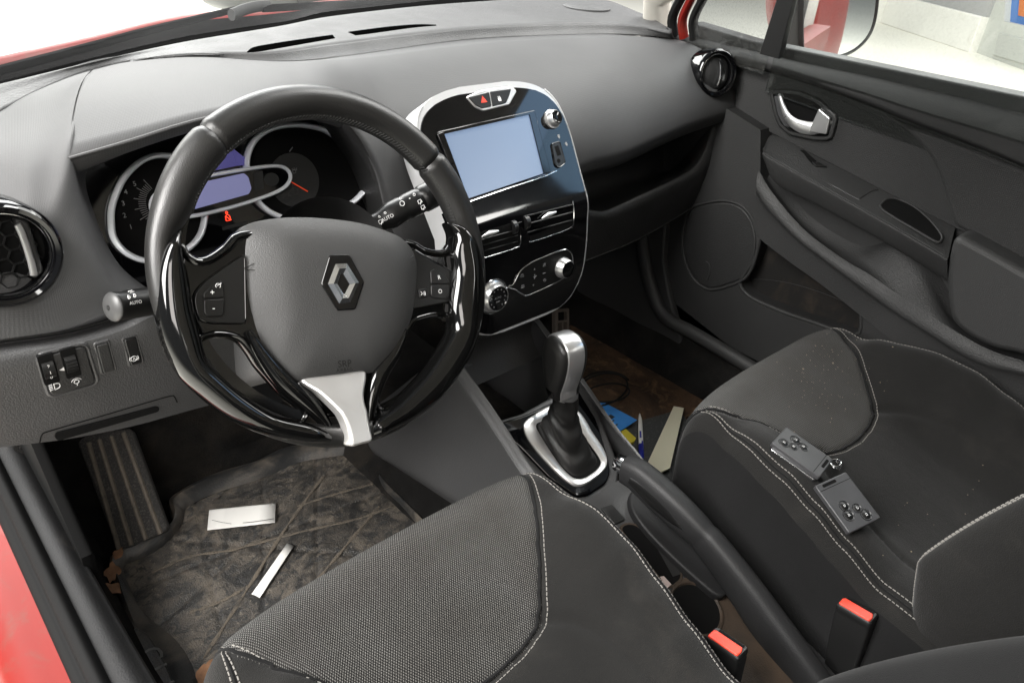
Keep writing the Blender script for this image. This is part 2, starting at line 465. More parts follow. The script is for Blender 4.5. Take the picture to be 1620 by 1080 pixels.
m_screen = mat('lit touch screen', (.05, .055, .062), .30, spec=.8, rvar=(9, .27, .33), emit=((.20, .30, .48), .75))
m_fabric = mat('charcoal seat cloth', (.0135, .0132, .0127), .95, spec=.1, sheen=.08, bump=(('fine', 900, .0009, .7), ('noise', 22, .006, .25)), var=(7, .85, 1.2), dirt=[((.028, .026, .0235), 9, .56, .9, .5)])
m_fabric2 = mat('side cloth', (.0085, .0085, .0087), .95, spec=.1, sheen=.05, bump=(('fine', 1500, .0006, .6),), var=(7, .85, 1.2))
m_insert = mesh_fabric('mesh weave seat cloth', (.017, .0167, .016), (.175, .172, .163), (.0030, .0046), .05, .78)
m_thread = mat('pale grey thread', (.20, .19, .175), .9)
m_carpet = mat('black carpet', (.012, .0115, .011), .95, spec=.1, bump=(('noise', 300, .003, .9), ('fine', 1200, .002, .6)), var=(14, .5, 1.5), dirt=[((.04, .033, .026), 6, .5, .85, 1.)])
m_mud = mat('muddy passenger mat', (.014, .012, .010), .85, spec=.25, bump=(('noise', 180, .003, .8), ('noise', 30, .006, .4)), dirt=[((.11, .062, .034), 5, .35, .7, 1.), ((.20, .12, .065), 26, .54, .78, 1.)])
m_mat = mat('dirty rubber mat', (.026, .0255, .025), .3, drough=.8, spec=.55, bump=(('noise', 70, .002, .35), ('noise', 420, .0022, .9)), dirt=[((.125, .105, .083), 10, .40, .66, 2.4), ((.026, .0255, .025), 55, .50, .60, 1.2), ((.24, .21, .17), 140, .60, .72, .8)])
m_matrim = mat('rubber mat lip', (.020, .020, .020), .32, drough=.75, spec=.5, bump=(('noise', 300, .0012, .6),), dirt=[((.12, .10, .078), 9, .46, .72, .8)])
m_rest = mat('gritty footrest', (.016, .015, .014), .7, bump=(('noise', 700, .002, 1.),), dirt=[((.075, .068, .06), 330, .5, .66, 0)])
m_ribtan = mat('worn tan ribs', (.10, .084, .066), .8, bump=(('noise', 200, .001, .6),), dirt=[((.03, .026, .022), 60, .5, .75, 0)])
m_sill = mat('matt sill plastic', (.019, .019, .0195), .6, spec=.3, bump=(('grain', 520, .0008, .5),), var=(8, .8, 1.25), dirt=[((.07, .065, .06), 18, .62, .9, 1)])
m_rubber = mat('black seal rubber', (.009, .009, .009), .75, spec=.15, bump=(('noise', 90, .001, .3),))
m_paper = mat('white paper', (.74, .73, .70), .85, spec=.2, dirt=[((.45, .38, .3), 30, .62, .85, 1)])
m_cream = mat('cream card', (.66, .63, .48), .8, spec=.2)
m_blue = mat('blue leaflet', (.03, .20, .55), .6, var=(20, .9, 1.1))
m_yellow = mat('yellow notepad', (.55, .45, .03), .7)
m_navy = mat('blue pen plastic', (.012, .02, .25), .3)
m_pen = mat('white pen plastic', (.7, .69, .66), .3)
m_leaf = mat('dry leaf', (.20, .10, .05), .85, var=(60, .6, 1.3))
m_key = mat('grey key plastic', (.042, .042, .044), .38, bump=(('fine', 2500, .0002, .4),), var=(20, .9, 1.1))
m_crumb = mat('pale crumbs', (.24, .20, .14), .9)
m_cons = mat('console plastic', (.055, .055, .056), .45, bump=(('grain', 600, .0007, .5),), var=(8, .9, 1.12))
m_brown = mat('dusty console tray', (.032, .024, .018), .55, bump=(('grain', 600, .0007, .5),), dirt=[((.085, .055, .035), 9, .4, .85, 1)])
m_pillar = mat('pale pillar trim', (.42, .40, .36), .7, bump=(('fine', 900, .0004, .4),))
m_door = mat('door trim plastic', (.027, .027, .027), .55, spec=.35, bump=(('grain', 480, .0011, .55),), var=(6, .9, 1.1), rvar=(9, .48, .62))
m_doorcloth = mat('door insert cloth', (.022, .022, .022), .8, bump=(('hatch', (.003, .003), .0004, .6),), var=(6, .9, 1.1))
m_glass = glass('window glass', (.93, .95, .94), .02)
m_quarter = glass('dusty quarter glass', (.90, .92, .92), .06)
m_scut = mat('matt black scuttle plastic', (.005, .005, .005), .9, spec=0)  # one even matt black without specular
m_wind = glass('windscreen glass', (.96, .97, .96), 0.0)
m_mirror = mat('mirror glass', (.82, .84, .86), .02, 1.)
m_floor = mat('pale showroom floor', (.74, .73, .66), .35, spec=.5, var=(.8, .95, 1.03))
m_wallw = mat('white plinth paint', (.72, .71, .67), .6, var=(1.5, .93, 1.04), dirt=[((.5, .47, .4), 3, .6, .9, 1)])
m_wallg = mat('grey wall paint', (.34, .34, .34), .8, var=(1, .93, 1.05))
m_frame = mat('grey door frame', (.46, .47, .44), .45)
m_greycar = mat('grey car paint', (.075, .078, .08), .4)
m_tyre = mat('tyre rubber', (.02, .02, .02), .7)
m_head = mat('pale headliner', (.40, .39, .37), .95)
m_bluepane = mat('door glass pane', (.06, .16, .42), .1, spec=.8)
m_orangep = mat('orange poster', (.5, .16, .05), .6)
m_mirrorred = m_red

m_brake = mat('handbrake vinyl', (.013, .013, .0135), .55, spec=.35, bump=(('grain', 800, .0005, .5),), var=(10, .85, 1.2))
m_mudline = mat('dried mud line', (.10, .083, .064), .9, bump=(('noise', 300, .002, .8),), dirt=[((.03, .028, .025), 40, .5, .7, 1)])
m_name = mat('highlit rubber lettering', (.15, .145, .135), .6)  # flat letters paler than the mat: their highlight is put into the colour
m_armtop = mat('smooth switch plate', (.026, .026, .026), .36)

m_beltline = mat('soft window sill plastic', (.030, .030, .030), .8, spec=.2, bump=(('grain', 620, .0008, .5),), var=(6, .9, 1.1))
m_buckle = mat('black buckle plastic', (.007, .007, .007), .45)
# ================================================================== DASHBOARD
dash = thing('dashboard', 'grey grained dashboard below the windscreen with its curved hood and open shelf', 'dashboard', (0, .3, 0))
W_px = [(-110, 162, .112), (0, 133, .116), (148, 99, .124), (296, 66, .13), (440, 42, .134), (540, 24, .136), (725, 5, .138), (929, -4, .138), (1010, 20, .135), (1060, 48, .13)]
U_px = [(-110, 244, .103), (0, 174, .106), (148, 108, .119), (296, 86, .128), (430, 84, .130), (540, 69, .132), (740, 46, .134), (905, 39, .133), (1000, 41, .131), (1062, 52, .128)]
L_px = [(-110, 246, .102), (0, 176, .105), (148, 110, .118), (296, 90, .124), (430, 97, .121), (540, 90, .119), (740, 63, .119), (905, 55, .118), (1000, 55, .116), (1066, 62, .114)]
Wr = [P(u, v, z=z) for u, v, z in W_px]; Ur = [P(u, v, z=z) for u, v, z in U_px]; Lr = [P(u, v, z=z) for u, v, z in L_px]
far = [p+V((0, .05, -.03)) for p in Wr]
mb = MB().loft([far, Wr, [w.lerp(u, .5)+V((0, 0, .001)) for w, u in zip(Wr, Ur)], Ur], 12, 5, flip=True)
mb.loft([[u+V((0, 0, 0)) for u in Ur], [u.lerp(l, .45)+V((0, 0, -.002)) for u, l in zip(Ur, Lr)], Lr], 12, 5, flip=True)
def slot(top, bot, z):   # long windscreen air slots, drawn as black strips on the ledge
    return [P(u, v, z=z) for u, v in top], [P(u, v, z=z) for u, v in bot]
mb.build('windscreen_ledge', m_dash, dash, solid=.004)
T_led = bvh(mb)
mb = MB()
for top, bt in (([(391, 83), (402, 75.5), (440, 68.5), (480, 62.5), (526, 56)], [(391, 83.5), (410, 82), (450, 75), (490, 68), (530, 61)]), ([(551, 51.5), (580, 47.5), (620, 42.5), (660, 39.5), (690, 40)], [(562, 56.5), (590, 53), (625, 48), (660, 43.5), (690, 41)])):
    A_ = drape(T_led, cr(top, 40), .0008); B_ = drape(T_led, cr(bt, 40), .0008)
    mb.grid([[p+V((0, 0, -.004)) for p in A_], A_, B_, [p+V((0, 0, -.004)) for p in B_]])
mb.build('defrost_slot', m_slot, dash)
# a round sensor cap and the speaker cap far right
mb = MB(); s = P(336, 80, z=.128); f = Fr(s, (1, 0, .02), (0, 1, -.0))
mb.ring(f, circ(0, 0, .04, 48, .03), .0006, .0006, h=.0005)
mb.build('sensor_cap', m_dash, dash)
mb = MB(); s = P(928, 12, z=.138); f = Fr(s, (1, 0, 0), (0, 1, 0))
mb.lathe(f, [(.052, -.004), (.052, .001), (.048, .003), (.02, .004), (.0005, .0042)], 48)
mb.build('speaker_cap', m_dash, dash)

# big lobe: hood, middle and passenger side as one moulding
Lc = [(148, 110, .118), (200, 98, .121), (274, 91, .124), (333, 90, .124), (400, 95, .122), (450, 97.5, .121), (500, 95, .120), (540, 90, .119), (600, 81, .119), (688, 69, .119), (760, 61.5, .119), (836, 57.5, .119), (905, 55, .118), (965, 54.5, .117), (1066, 62, .114)]
Bc = [(109, 250, .165), (126, 245, .165), (207, 222, .165), (304, 192, .167), (400, 172, .17), (480, 170, .173), (545, 190, .175), (592, 262, .172), (640, 390, .165), (760, 390, .18), (860, 320, .188), (921, 274, .19), (984, 255, .19), (1080, 211, .19), (1169, 179, .19)]
La = [P(u, v, z=z) for u, v, z in Lc]; Ba = [P(u, v, y=y) for u, v, y in Bc]
rows = []
for k in range(13):
    t = math.pi/2*k/12; row = []
    for j, (l, b) in enumerate(zip(La, Ba)):
        fl = min(1, max(0, (j-6)/2.5))     # left of here a flat hood, right of here a full round lobe
        sh = math.sin(t)*fl + (k/12)*(1-fl); dz = (1-math.cos(t))*fl + (.25*(k/12)+.75*(k/12)**3)*(1-fl)
        bulge = .012*(1-fl)*math.sin(math.pi*k/12)
        row.append(V((l.x+(b.x-l.x)*(k/12), l.y+(b.y-l.y)*sh, l.z+(b.z-l.z)*dz+bulge)))
    rows.append(row)
last = rows[-1]
rows2 = [last, [p+V((0, .012, -.012)) for p in last], [p+V((0, .06, -.012)) for p in last], [p+V((0, .16, -.006)) for p in last]]
mb = MB(); rr = [crk(r, 9) for r in rows]; mb.grid(rr, flip=True)
mb.build('upper_moulding', m_hood, dash, solid=.003)
mb = MB(); j0 = 6
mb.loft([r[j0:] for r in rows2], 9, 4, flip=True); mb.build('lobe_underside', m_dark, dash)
# hood lip
Bl = [(109, 250, .165), (126, 245, .165), (207, 222, .165), (304, 192, .167), (400, 172, .17), (480, 170, .173), (545, 190, .175)]
Ll = [(110, 266, .178), (128, 271, .180), (207, 240, .182), (304, 209, .184), (400, 190, .187), (480, 188, .190), (548, 205, .190)]
Bl_ = [P(u, v, y=y) for u, v, y in Bl]; Ll_ = [P(u, v, y=y) for u, v, y in Ll]
mb = MB().loft([Bl_, [a.lerp(b, .5)+V((0, -.004, .002)) for a, b in zip(Bl_, Ll_)], Ll_, [p+V((0, .03, .0)) for p in Ll_], [p+V((0, .10, -.004)) for p in Ll_]], 9, 4, flip=True)
mb.build('hood_lip', m_hood, dash, solid=.002)

c0 = [r_[0] for r_ in rows]
MB().grid([[p+V((-.001, .0, .0005)) for p in c0], [p+V((-.004, 0, -.006)) for p in c0], [p+V((-.003, .004, -.022)) for p in c0]]).build('hood_flank', m_hood, dash)
# driver's left fascia
FA = [[(-110, 246, None, .102), (-110, 290, .24), (-110, 335, .19), (-110, 400, .13), (-110, 470, .10), (-110, 530, .092), (-110, 562, .09)],
      [(0, 176, None, .105), (0, 235, .235), (0, 295, .18), (0, 380, .125), (0, 450, .10), (0, 515, .092), (0, 538, .09)],
      [(62, 142, None, .113), (58, 200, .25), (52, 265, .175), (62, 350, .13), (75, 430, .11), (88, 500, .096), (98, 524, .092)],
      [(147, 111, None, .117), (122, 165, .26), (106, 215, .20), (97, 272, .160), (118, 345, .135), (150, 425, .116), (182, 500, .098)],
      [(153, 114, None, .115), (130, 172, .27), (118, 222, .22), (124, 272, .185), (141, 345, .165), (170, 420, .145), (222, 480, .12)],
      [(160, 122, None, .108), (140, 185, .29), (134, 232, .26), (136, 275, .225), (152, 345, .205), (190, 420, .19), (260, 475, .17)]]
def c3(t): return P(t[0], t[1], y=t[2]) if t[2] is not None else P(t[0], t[1], z=t[3])
G = [[c3(q) for q in col] for col in FA]
for i, k in ((0, 0), (1, 4), (2, 9), (3, 12)):     # meets the end of the hood
    G[3][i] = c0[k]+V((-.0005, 0, -.0004))
    if i < 3: G[4][i] = c0[k]+V((.010, 0, -.012)); G[5][i] = c0[k]+V((.03, 0, -.03))
rowsF = [[G[j][i] for j in range(len(G))] for i in range(7)]
mbF = MB().loft(rowsF, 9, 8, flip=True)
mbF.build('side_fascia', m_hood, dash, solid=.003)
T_fas = bvh(mbF)
# lower panel under the ledge
LPy = .088
LP = Fr(P(150, 580, y=.086), (1, 0, 0), (0, -.10, 1))
edge = [(-45, 548), (0, 538), (100, 524), (182, 502), (230, 481), (300, 462), (380, 440)]
e0 = [P(u, v, y=.09) for u, v in edge]; e1 = [P(u, v+5, y=.102) for u, v in edge]
e2 = [P(u, v+12, y=.094) for u, v in edge]
bot = [(-40, 716), (5, 706), (100, 694), (170, 681), (230, 667), (290, 650), (400, 620)]
b0 = [LP.map(*LP.px(u, v)) for u, v in bot]
mid = [a.lerp(b, .5) for a, b in zip(e2, b0)]
mid = [V((p.x, LP.O.y-.10*(p.z-LP.O.z)-.000, p.z)) for p in mid]
e3 = [V((p.x, LP.O.y-.10*(p.z-LP.O.z), p.z-.008)) for p in e2]
mb = MB().loft([e0, e1, e2, e3, mid, [p+V((0, 0, .006)) for p in b0], [p+V((0, .006, -.002)) for p in b0], [p+V((0, .05, 0)) for p in b0], [p+V((0, .18, .01)) for p in b0]], 8, 4, flip=True)
mbL = mb
lowp = mb.build('lower_panel', m_lower, dash)
# switches on the lower panel
sp = LP.pxs([(60, 563), (63, 562), (131, 544), (143, 558), (152, 598), (146, 606), (80, 625), (70, 618)])
mb = MB(); o = rp([LP.px(*q) for q in ((56, 562), (136, 541), (156, 606), (78, 628))], .008)
mb.ring(LP, o, .0022, .0022); mb.build('switch_recess', m_lower, dash)
sw = MB().prism(LP, rp([LP.px(*q) for q in ((60, 564), (133, 545), (150, 603), (80, 624))], .006), -.002, .0035, .0012).build('switch_plate', m_dark, dash)
for c, dz in (((77, 584), 0), ((112, 574), 1)):
    a, b = LP.px(*c, .004); f = LP.shift(a, b, .001)
    well = MB().prism(f, rect(0, 0, .013, .034, .002), -.001, .0032).build('dial_well', m_black, sw)
    mb = MB().tube([f.map(-.0048, -.001, -.005), f.map(.0048, -.001, -.005)], .0125, 28)
    if dz:
        for k in range(9):
            t = R(30+k*15); y, z = .0125*math.cos(t), .0125*math.sin(t)
            mb.tube([f.map(-.0046, y-.001, z-.005), f.map(.0046, y-.001, z-.005)], .0006, 4)
    else:
        for k, s_ in enumerate('210'):
            t = R(60+k*30+0); mb.text(f, 0, .0125*math.cos(t)-.001, s_, .005, .0125*math.sin(t)-.0046, 1)
    mb.build('thumb_dial', [m_satin, m_white], sw)
mb = MB()
a, b = LP.px(96, 581); mb.prism(LP, [(a-.0022, b), (a+.0022, b+.0022), (a+.0022, b-.0022)], .0036, .0040)
a, b = LP.px(84, 608); f = LP.shift(a, b, .0040)       # headlamp height mark
mb.line(f, cr([(0, .0035), (.004, .0025), (.0048, 0), (.004, -.0025), (0, -.0035)], 12)+[(0, .0035)], .0007)
for k in range(4): mb.line(f, [(-.0045, .003-.002*k), (-.0015, .0034-.002*k)], .0007)
a, b = LP.px(119, 600); f = LP.shift(a, b, .0040)      # panel dimmer mark
mb.line(f, circ(0, 0, .0022, 14)+[(.0022, 0)], .0007); mb.line(f, circ(0, -.0006, .0046, 9, a0=R(20), a1=R(175)), .0007); mb.line(f, [(0, -.002), (0, -.0045)], .0007)
mb.build('switch_symbol', m_white, sw)
for q, sym in ((((149, 544), (171, 538), (183, 584), (161, 590)), 0), (((193, 535), (215, 529), (226, 572), (205, 578)), 1)):
    pl = [LP.px(*w) for w in q]
    MB().ring(LP, rp(pl, .002), .0018, .0016).build('button_recess', m_lower, dash)
    mb = MB().prism(LP, rp(inset(pl if area(pl) > 0 else pl[::-1], .0012), .002), -.002, .003, .0009)
    if sym:
        a, b = LP.px(212, 567, .003); f = LP.shift(a, b, .0032)
        mb.line(f, circ(0, 0, .0030, 16)+[(.0030, 0)], .0006, mat=1); mb.text(f, 0, 0, 'A', .0042, .0002, 1)
        mb.line(f, circ(0, 0, .0042, 6, a0=R(-40), a1=R(40)), .0006, mat=1); mb.line(f, circ(0, 0, .0042, 6, a0=R(140), a1=R(220)), .0006, mat=1)
        a, b = LP.px(208, 546, .003); mb.prism(LP, circ(a, b, .001, 10), .003, .0033, mat=0)
    mb.build('push_button', [m_satin if sym else m_dark, m_white], dash)
g = rp([LP.px(*q) for q in ((62, 706), (66, 690), (278, 628), (283, 648), (272, 655))], .008)
MB().line(LP, cr(LP.pxs([(63, 700), (66, 688), (80, 681), (170, 655), (262, 628), (275, 627), (280, 636)]), 40), .0012, .0002).build('cover_seam', m_black, dash)
mb = MB().prism(LP, rp([LP.px(*q) for q in ((86, 691), (88, 684), (246, 642), (252, 644), (250, 650), (92, 696))], .002), -.002, .0012)
mb.build('finger_slot', m_black, dash)

# passenger side shelf and lower body
lip = [(905, 318, .205), (921, 329, .202), (945, 336, .202), (966, 334, .202), (1021, 309, .202), (1080, 281, .202), (1106, 262, .203), (1121, 235, .204), (1131, 203, .205)]
Lp = [P(u, v, y=y) for u, v, y in lip]
inn = [p+V((0, .010, -.004)) for p in Lp]
inn2 = [V((p.x, .30, min(p.z-.012, -.155+.0*p.z))) for p in Lp]
inn3 = [V((p.x, .33, -.05)) for p in Lp]
mb = MB().loft([[p+V((0, .002, .001)) for p in inn], inn2, inn3], 8, 6, flip=True)
mb.build('shelf_tray', m_dark, dash)
low = [(905, 420, .222), (921, 411, .222), (955, 398, .222), (1000, 380, .222), (1050, 353, .222), (1100, 322, .222), (1138, 298, .222), (1162, 272, .22), (1168, 190, .208)]
Lw = [P(u, v, y=y) for u, v, y in low]
m1 = [a.lerp(b, .12)+V((0, -.004, 0)) for a, b in zip(Lp, Lw)]; m2 = [a.lerp(b, .5)+V((0, -.003, 0)) for a, b in zip(Lp, Lw)]
mb = MB().loft([[p+V((0, .012, -.003)) for p in Lp], [p+V((0, .004, .001)) for p in Lp], m1, m2, Lw, [p+V((0, .02, -.004)) for p in Lw], [p+V((0, .22, .0)) for p in Lw]], 8, 5, flip=True)
mb.build('glovebox', m_door, dash)
# end cap closing the passenger end of the dashboard
mb = MB().loft([[V((.672, .42, .11)), V((.672, .42, -.05)), V((.672, .42, -.16))], [V((.672, .20, .06)), V((.672, .21, -.05)), V((.672, .225, -.15))]], 6, 4)
mb.build('end_cap', m_dark, dash)

# ------------------------------------------------------------------ round air vents
def tilted(O, nrm, upv=(0, 0, 1)):
    n = V(nrm).normalized(); X = V(upv).cross(n).normalized(); return Fr(O, X, n.cross(X))
def vent(name, label, f, r, deep, face):
    t = thing(name, label, 'air vent', M=f.M(), group='round gloss black air vents')
    mb = MB().lathe(f, [(r*1.04, -.035), (r*1.04, .000), (r, .006), (r*.93, .0085), (r*.86, .007), (r*.80, .001), (r*.78, -.012)], 64); mb.build('vent_ring', m_piano, t)
    mb = MB().lathe(f, [(r*.80, .0006), (r*.805, .0028), (r*.785, .003), (r*.775, .0008)], 64); mb.build('inner_rim', m_chrome, t)
    return t
f = tilted(P(5, 403, y=.096), (.10, -1, .10))
vt = vent('air_vent', 'gloss black round vent at the left end of the dashboard with honeycomb grille', f, .0455, 1, 0)
mb = MB().lathe(f, [(.040, -.010), (.02, -.011), (.0005, -.011)], 40); mb.build('vent_duct', m_black, vt)
mb = MB(); hr = .0075
for i in range(-3, 4):
    for j in range(-3, 4):
        a = (i*1.5)*hr; b = (j+.5*(i % 2))*hr*1.732
        if math.hypot(a, b) < .031: mb.ring(f, circ(a, b, hr*.94, 6), .0006, .0014, h=-.007, seg=4)
mb.build('honeycomb_grille', m_dark, vt)
mb = MB().prism(f, rp([(.017, -.029), (.027, -.024), (.027, .024), (.017, .029)], .004), -.009, .000, .003)
mb.build('vent_vane', m_dark, vt)
MB().tube([f.map(.0165+.002*math.cos(R(-80+t*8)), .024*math.sin(R(-80+t*8)), .0025) for t in range(21)], (.0030, .0018), 8, up=f.Z).build('vane_strip', m_silver, vt)
f = tilted(P(1133, 116, x=.605), (-.40, -1, .22))
vt = vent('air_vent', 'gloss black round vent at the passenger end of the dashboard beside the door', f, .0435, 1, 0)
MB().lathe(f, [(.0365, -.010), (.022, -.001), (.010, .003), (.0005, .0035)], 48).build('vent_disc', m_dark, vt)
MB().prism(f, cr([(.002, -.026), (.010, -.018), (.014, 0), (.010, .018), (.002, .026), (.006, .012), (.007, 0), (.006, -.012)], 40, True), -.004, .006, .002).build('vent_vane', m_satin, vt)
MB().tube([f.map(-.002+.007*math.cos(R(-70+t*7)), .024*math.sin(R(-70+t*7)), .0055) for t in range(21)], (.0016, .0022), 8, up=f.Z).build('vane_strip', m_chrome, vt)

# ------------------------------------------------------------------ instrument cluster
CF = Fr(P(380, 300, y=.225), (1, 0, 0), (0, .36, 1))
clu = thing('instrument_cluster', 'gloss black instrument cluster with two chrome ringed dials behind the steering wheel', 'instrument cluster', CF.O)
mb = MB()
o = [(120, 262), (180, 235), (260, 205), (360, 185), (480, 178), (560, 188), (612, 262), (650, 350), (640, 430), (560, 450), (400, 470), (240, 500), (180, 470), (150, 400), (132, 330)]
mb.prism(CF, cr(CF.pxs(o), 90, True), -.03, -.012, .004); mb.build('bezel', m_piano, clu)
gl = [(268, 246), (232, 251), (200, 279), (181, 320), (178, 350), (183, 378), (205, 402), (240, 413), (285, 402), (315, 378), (326, 345), (325, 300), (305, 262)]
gr = [(393, 266), (396, 240), (408, 219), (430, 204), (458, 197.5), (488, 198), (520, 207), (552, 232), (576, 262), (584, 285), (578, 303), (556, 323), (520, 336), (480, 343), (452, 344), (425, 332), (404, 308)]
gd = CF.pxs(gl); gd2 = CF.pxs(gr)
for poly in (gd, gd2):
    q = cr(poly, 90, True); q = q if area(q) > 0 else q[::-1]
    d = MB().prism(CF, q, -.012, -.0085).build('dial_face', m_black, clu)
    MB().tube([CF.map(a, b, -.006) for a, b in q], (.0034, .0085), 12, True, up=CF.Z).build('dial_ring', m_ring, clu)
mb = MB(); mf = MB()
for n_, c in (('5', (213, 291)), ('4', (199, 304)), ('3', (195, 322)), ('2', (197, 341)), ('1', (207, 359))): mb.text(CF, *CF.px(*c, -.008), n_, .0075, -.008, 0)
cx, cy = CF.px(262, 322, -.008)
for k in range(28):
    t = R(118+k*5.2); r0_, r1_ = (.021, .034 if k % 4 == 0 else .029); mb.line(CF, [(cx+r0_*math.cos(t), cy+r0_*math.sin(t)), (cx+r1_*math.cos(t), cy+r1_*math.sin(t))], .0006, -.008, .0002, seg=4)
for a, b in (((458, 240), (463, 233)), ((474, 252), (479, 247)), ((480, 267.5), (485, 266))): mf.line(CF, [CF.px(*a, -.008), CF.px(*b, -.008)], .0012, -.008, .0002, seg=4)
f = CF.shift(*CF.px(466, 270, -.008), -.008)
mf.line(f, [(-.003, -.003), (-.003, .003), (.001, .003), (.001, -.003), (-.003, -.003)], .0007, .0004); mf.line(f, [(.001, 0), (.003, 0), (.003, .003)], .0007, .0004); mf.line(f, [(-.0024, .001), (.0004, .001)], .0014, .0004)
mb.build('rev_scale', m_dimwhite, clu); mf.build('fuel_scale', m_dimwhite, clu)
q = CF.pxs([(461, 288), (487, 303)], -.007); MB().line(CF, q, .0016, -.007, .0006).build('fuel_needle', m_needle, clu)
fr_ = CF.px(470, 300, -.0075)
MB().prism(CF, circ(*CF.px(466, 285, -.0082), .034, 50), -.0085, -.0078).build('gauge_disc', m_dark, clu)
# centre pod: a long lens shaped bezel with a display
pod = [(240, 330), (250, 305), (300, 285), (370, 271), (425, 263), (448, 264), (459, 273), (459, 286), (447, 299), (420, 311), (370, 327), (310, 341), (260, 345)]
pq = cr(CF.pxs(pod, .006), 90, True); pq = pq if area(pq) > 0 else pq[::-1]
mb = MB().prism(CF, pq, -.012, .004, .001); mb.build('pod', m_piano, clu)
MB().tube([CF.map(a, b, .004) for a, b in pq], (.0024, .004), 10, True, up=CF.Z).build('pod_rim', m_ring, clu)
MB().prism(CF, rp(CF.pxs([(270, 299), (386, 274), (393, 280), (398, 298), (394, 307), (272, 341)], .005), .002), .003, .0046).build('trip_display', m_lcd, clu)
MB().prism(CF, rp(CF.pxs([(401, 273), (416, 270), (418, 298), (404, 303)], .005), .002), .003, .0044).build('pod_window', m_dark, clu)
MB().prism(CF, circ(*CF.px(430, 284, .005), .0095, 30, .008), .003, .0046).build('pod_button', m_dark, clu)
dp = MB().prism(CF, CF.pxs([(300, 248), (369, 235.5), (373, 263), (300, 278)], -.003), -.012, -.004).build('upper_display', m_lcd2, clu)
MB().prism(CF, CF.pxs([(369.6, 235.5), (388, 250), (387, 261), (373.6, 262.6)], -.003), -.012, -.0036).build('upper_display_side', m_lcd2, clu)
mb = MB(); a, b = CF.px(331, 258, -.003); mb.text(CF, a, b, '246', .0095, -.0032, rot=.0); mb.build('odometer_digits', m_lcdw, clu); mb = MB(); a, b = CF.px(348.5, 249.5, -.003); mb.text(CF, a, b, 'km', .004, -.0032)
mb.build('display_unit', m_lcdw, clu)
f = CF.shift(*CF.px(360, 343, -.011), -.0105); mb = MB()
mb.line(f, circ(0, .0050, .0013, 10)+[(.0013, .0050)], .0007); mb.line(f, [(-.0030, -.0045), (-.0026, .001), (0, .0028), (.0026, .001), (.0030, -.0045), (-.0030, -.0045)], .0007); mb.line(f, [(-.0024, .001), (.0026, -.004)], .0007); mb.line(f, [(-.003, .0082), (.003, .0084)], .0006)
mb.build('seatbelt_warning_light', m_warn, clu)
for a, b in (((352, 362), (392, 352)),): MB().line(CF, [CF.px(*a, -.011), CF.px(*b, -.011)], .004, -.0115, .0006).build('dark_lamp_strip', m_dark, clu)
# ================================================================== CENTRE STACK
def _tilt(b):
    t = max(0, min(1, (b+.112)/.028)); t = t*t*(3-2*t); return R(6)+t*R(27.6)
SF = Bent((-.0055, .1505, .0231), _tilt, -.30, .14)
stk = thing('centre_stack', 'gloss black centre stack framed in silver with touch screen, vents and climate dials', 'centre stack', (0, .12, -.05))
_hw = [(-.262, .045), (-.259, .072), (-.251, .093), (-.241, .106), (-.222, .1205), (-.2, .1285), (-.16, .1325), (-.12, .1325), (-.06, .135), (0, .139), (.03, .1385), (.05, .135), (.066, .128), (.078, .118), (.087, .104), (.093, .088), (.097, .07), (.100, .045)]
CX = .007
def hw(v, d=0):
    for (a, w0), (b, w1) in zip(_hw, _hw[1:]):
        if a <= v <= b: return w0+(w1-w0)*(v-a)/(b-a)-d
    return .0
_hs = cr([(w, v) for v, w in _hw], 400)
def hw(v, d=0):
    best = min(_hs, key=lambda q: abs(q[1]-v)); return best[0]-d
def vs(a, b, n): return [a+(b-a)*(1-math.cos(math.pi*i/n))/2 for i in range(n+1)]
mb = MB().rowpanel(SF, vs(-.262, .100, 70), lambda v: CX-hw(v), lambda v: CX+hw(v), .004, .003, .045)
mb.build('silver_frame', m_frameS, stk)
rim = [(CX+hw(v)-.0006, v) for v in vs(-.2615, .080, 60)][::-1]
rim = rim[:-1]+[(CX+k*hw(-.2615), -.2622) for k in (.9, .5, 0, -.5, -.9)]+[(2*CX-a, b) for a, b in rim[::-1][1:]]
MB().line(SF, rim, .0034, .0035, .0017, seg=8).build('silver_rim', m_frameS, stk)
def hwi(v):   # the black panel keeps a thicker silver band at the top
    k = max(0, min(1, (v-.02)/.07)); return hw(min(.0999, v+.010*k), .0026+.003*k)
mb = MB().rowpanel(SF, vs(-.258, .089, 70), lambda v: CX-hwi(v), lambda v: CX+hwi(v), .0062, .002, .004)
mb.build('gloss_panel', m_piano, stk)
def SP(pts, h=.006): return [SF.px(u, v, h) for u, v in pts]
f = SF
# hazard and lock buttons in a silver pod
hp = rp(SP([(737, 153), (760, 143), (808, 136), (818, 144), (806, 166), (765, 176), (752, 170)], .008), .004)
pod = MB().prism(SF, hp, .004, .0085, .0015).build('hazard_pod', m_alu, stk)
for pts, nm in ((((741, 154), (774, 145.5), (778, 168.5), (763, 171.5), (753, 167)), 'hazard_button'), (((775.5, 145), (809, 140.5), (806, 152), (801, 163), (779.5, 168.5)), 'lock_button')):
    q = rp(SP(pts, .0095), .0025); q = q if area(q) > 0 else q[::-1]
    b_ = MB().prism(SF, q, .006, .0096, .0008).build(nm, m_satin, pod)
a, b = SF.px(765, 158.5, .0097); MB().prism(SF, [(a-.0058, b-.0036), (a+.0058, b-.0036), (a, b+.0062)], .0094, .0099).build('hazard_triangle', m_redp, pod)
a, b = SF.px(790, 156, .0097); mb = MB().prism(SF, rect(a, b-.0015, .005, .0045), .0094, .0099); mb.line(SF, [(a-.0016, b), (a-.0016, b+.003), (a+.0016, b+.003), (a+.0016, b)], .0008, .0097); mb.build('padlock_symbol', m_white, pod)
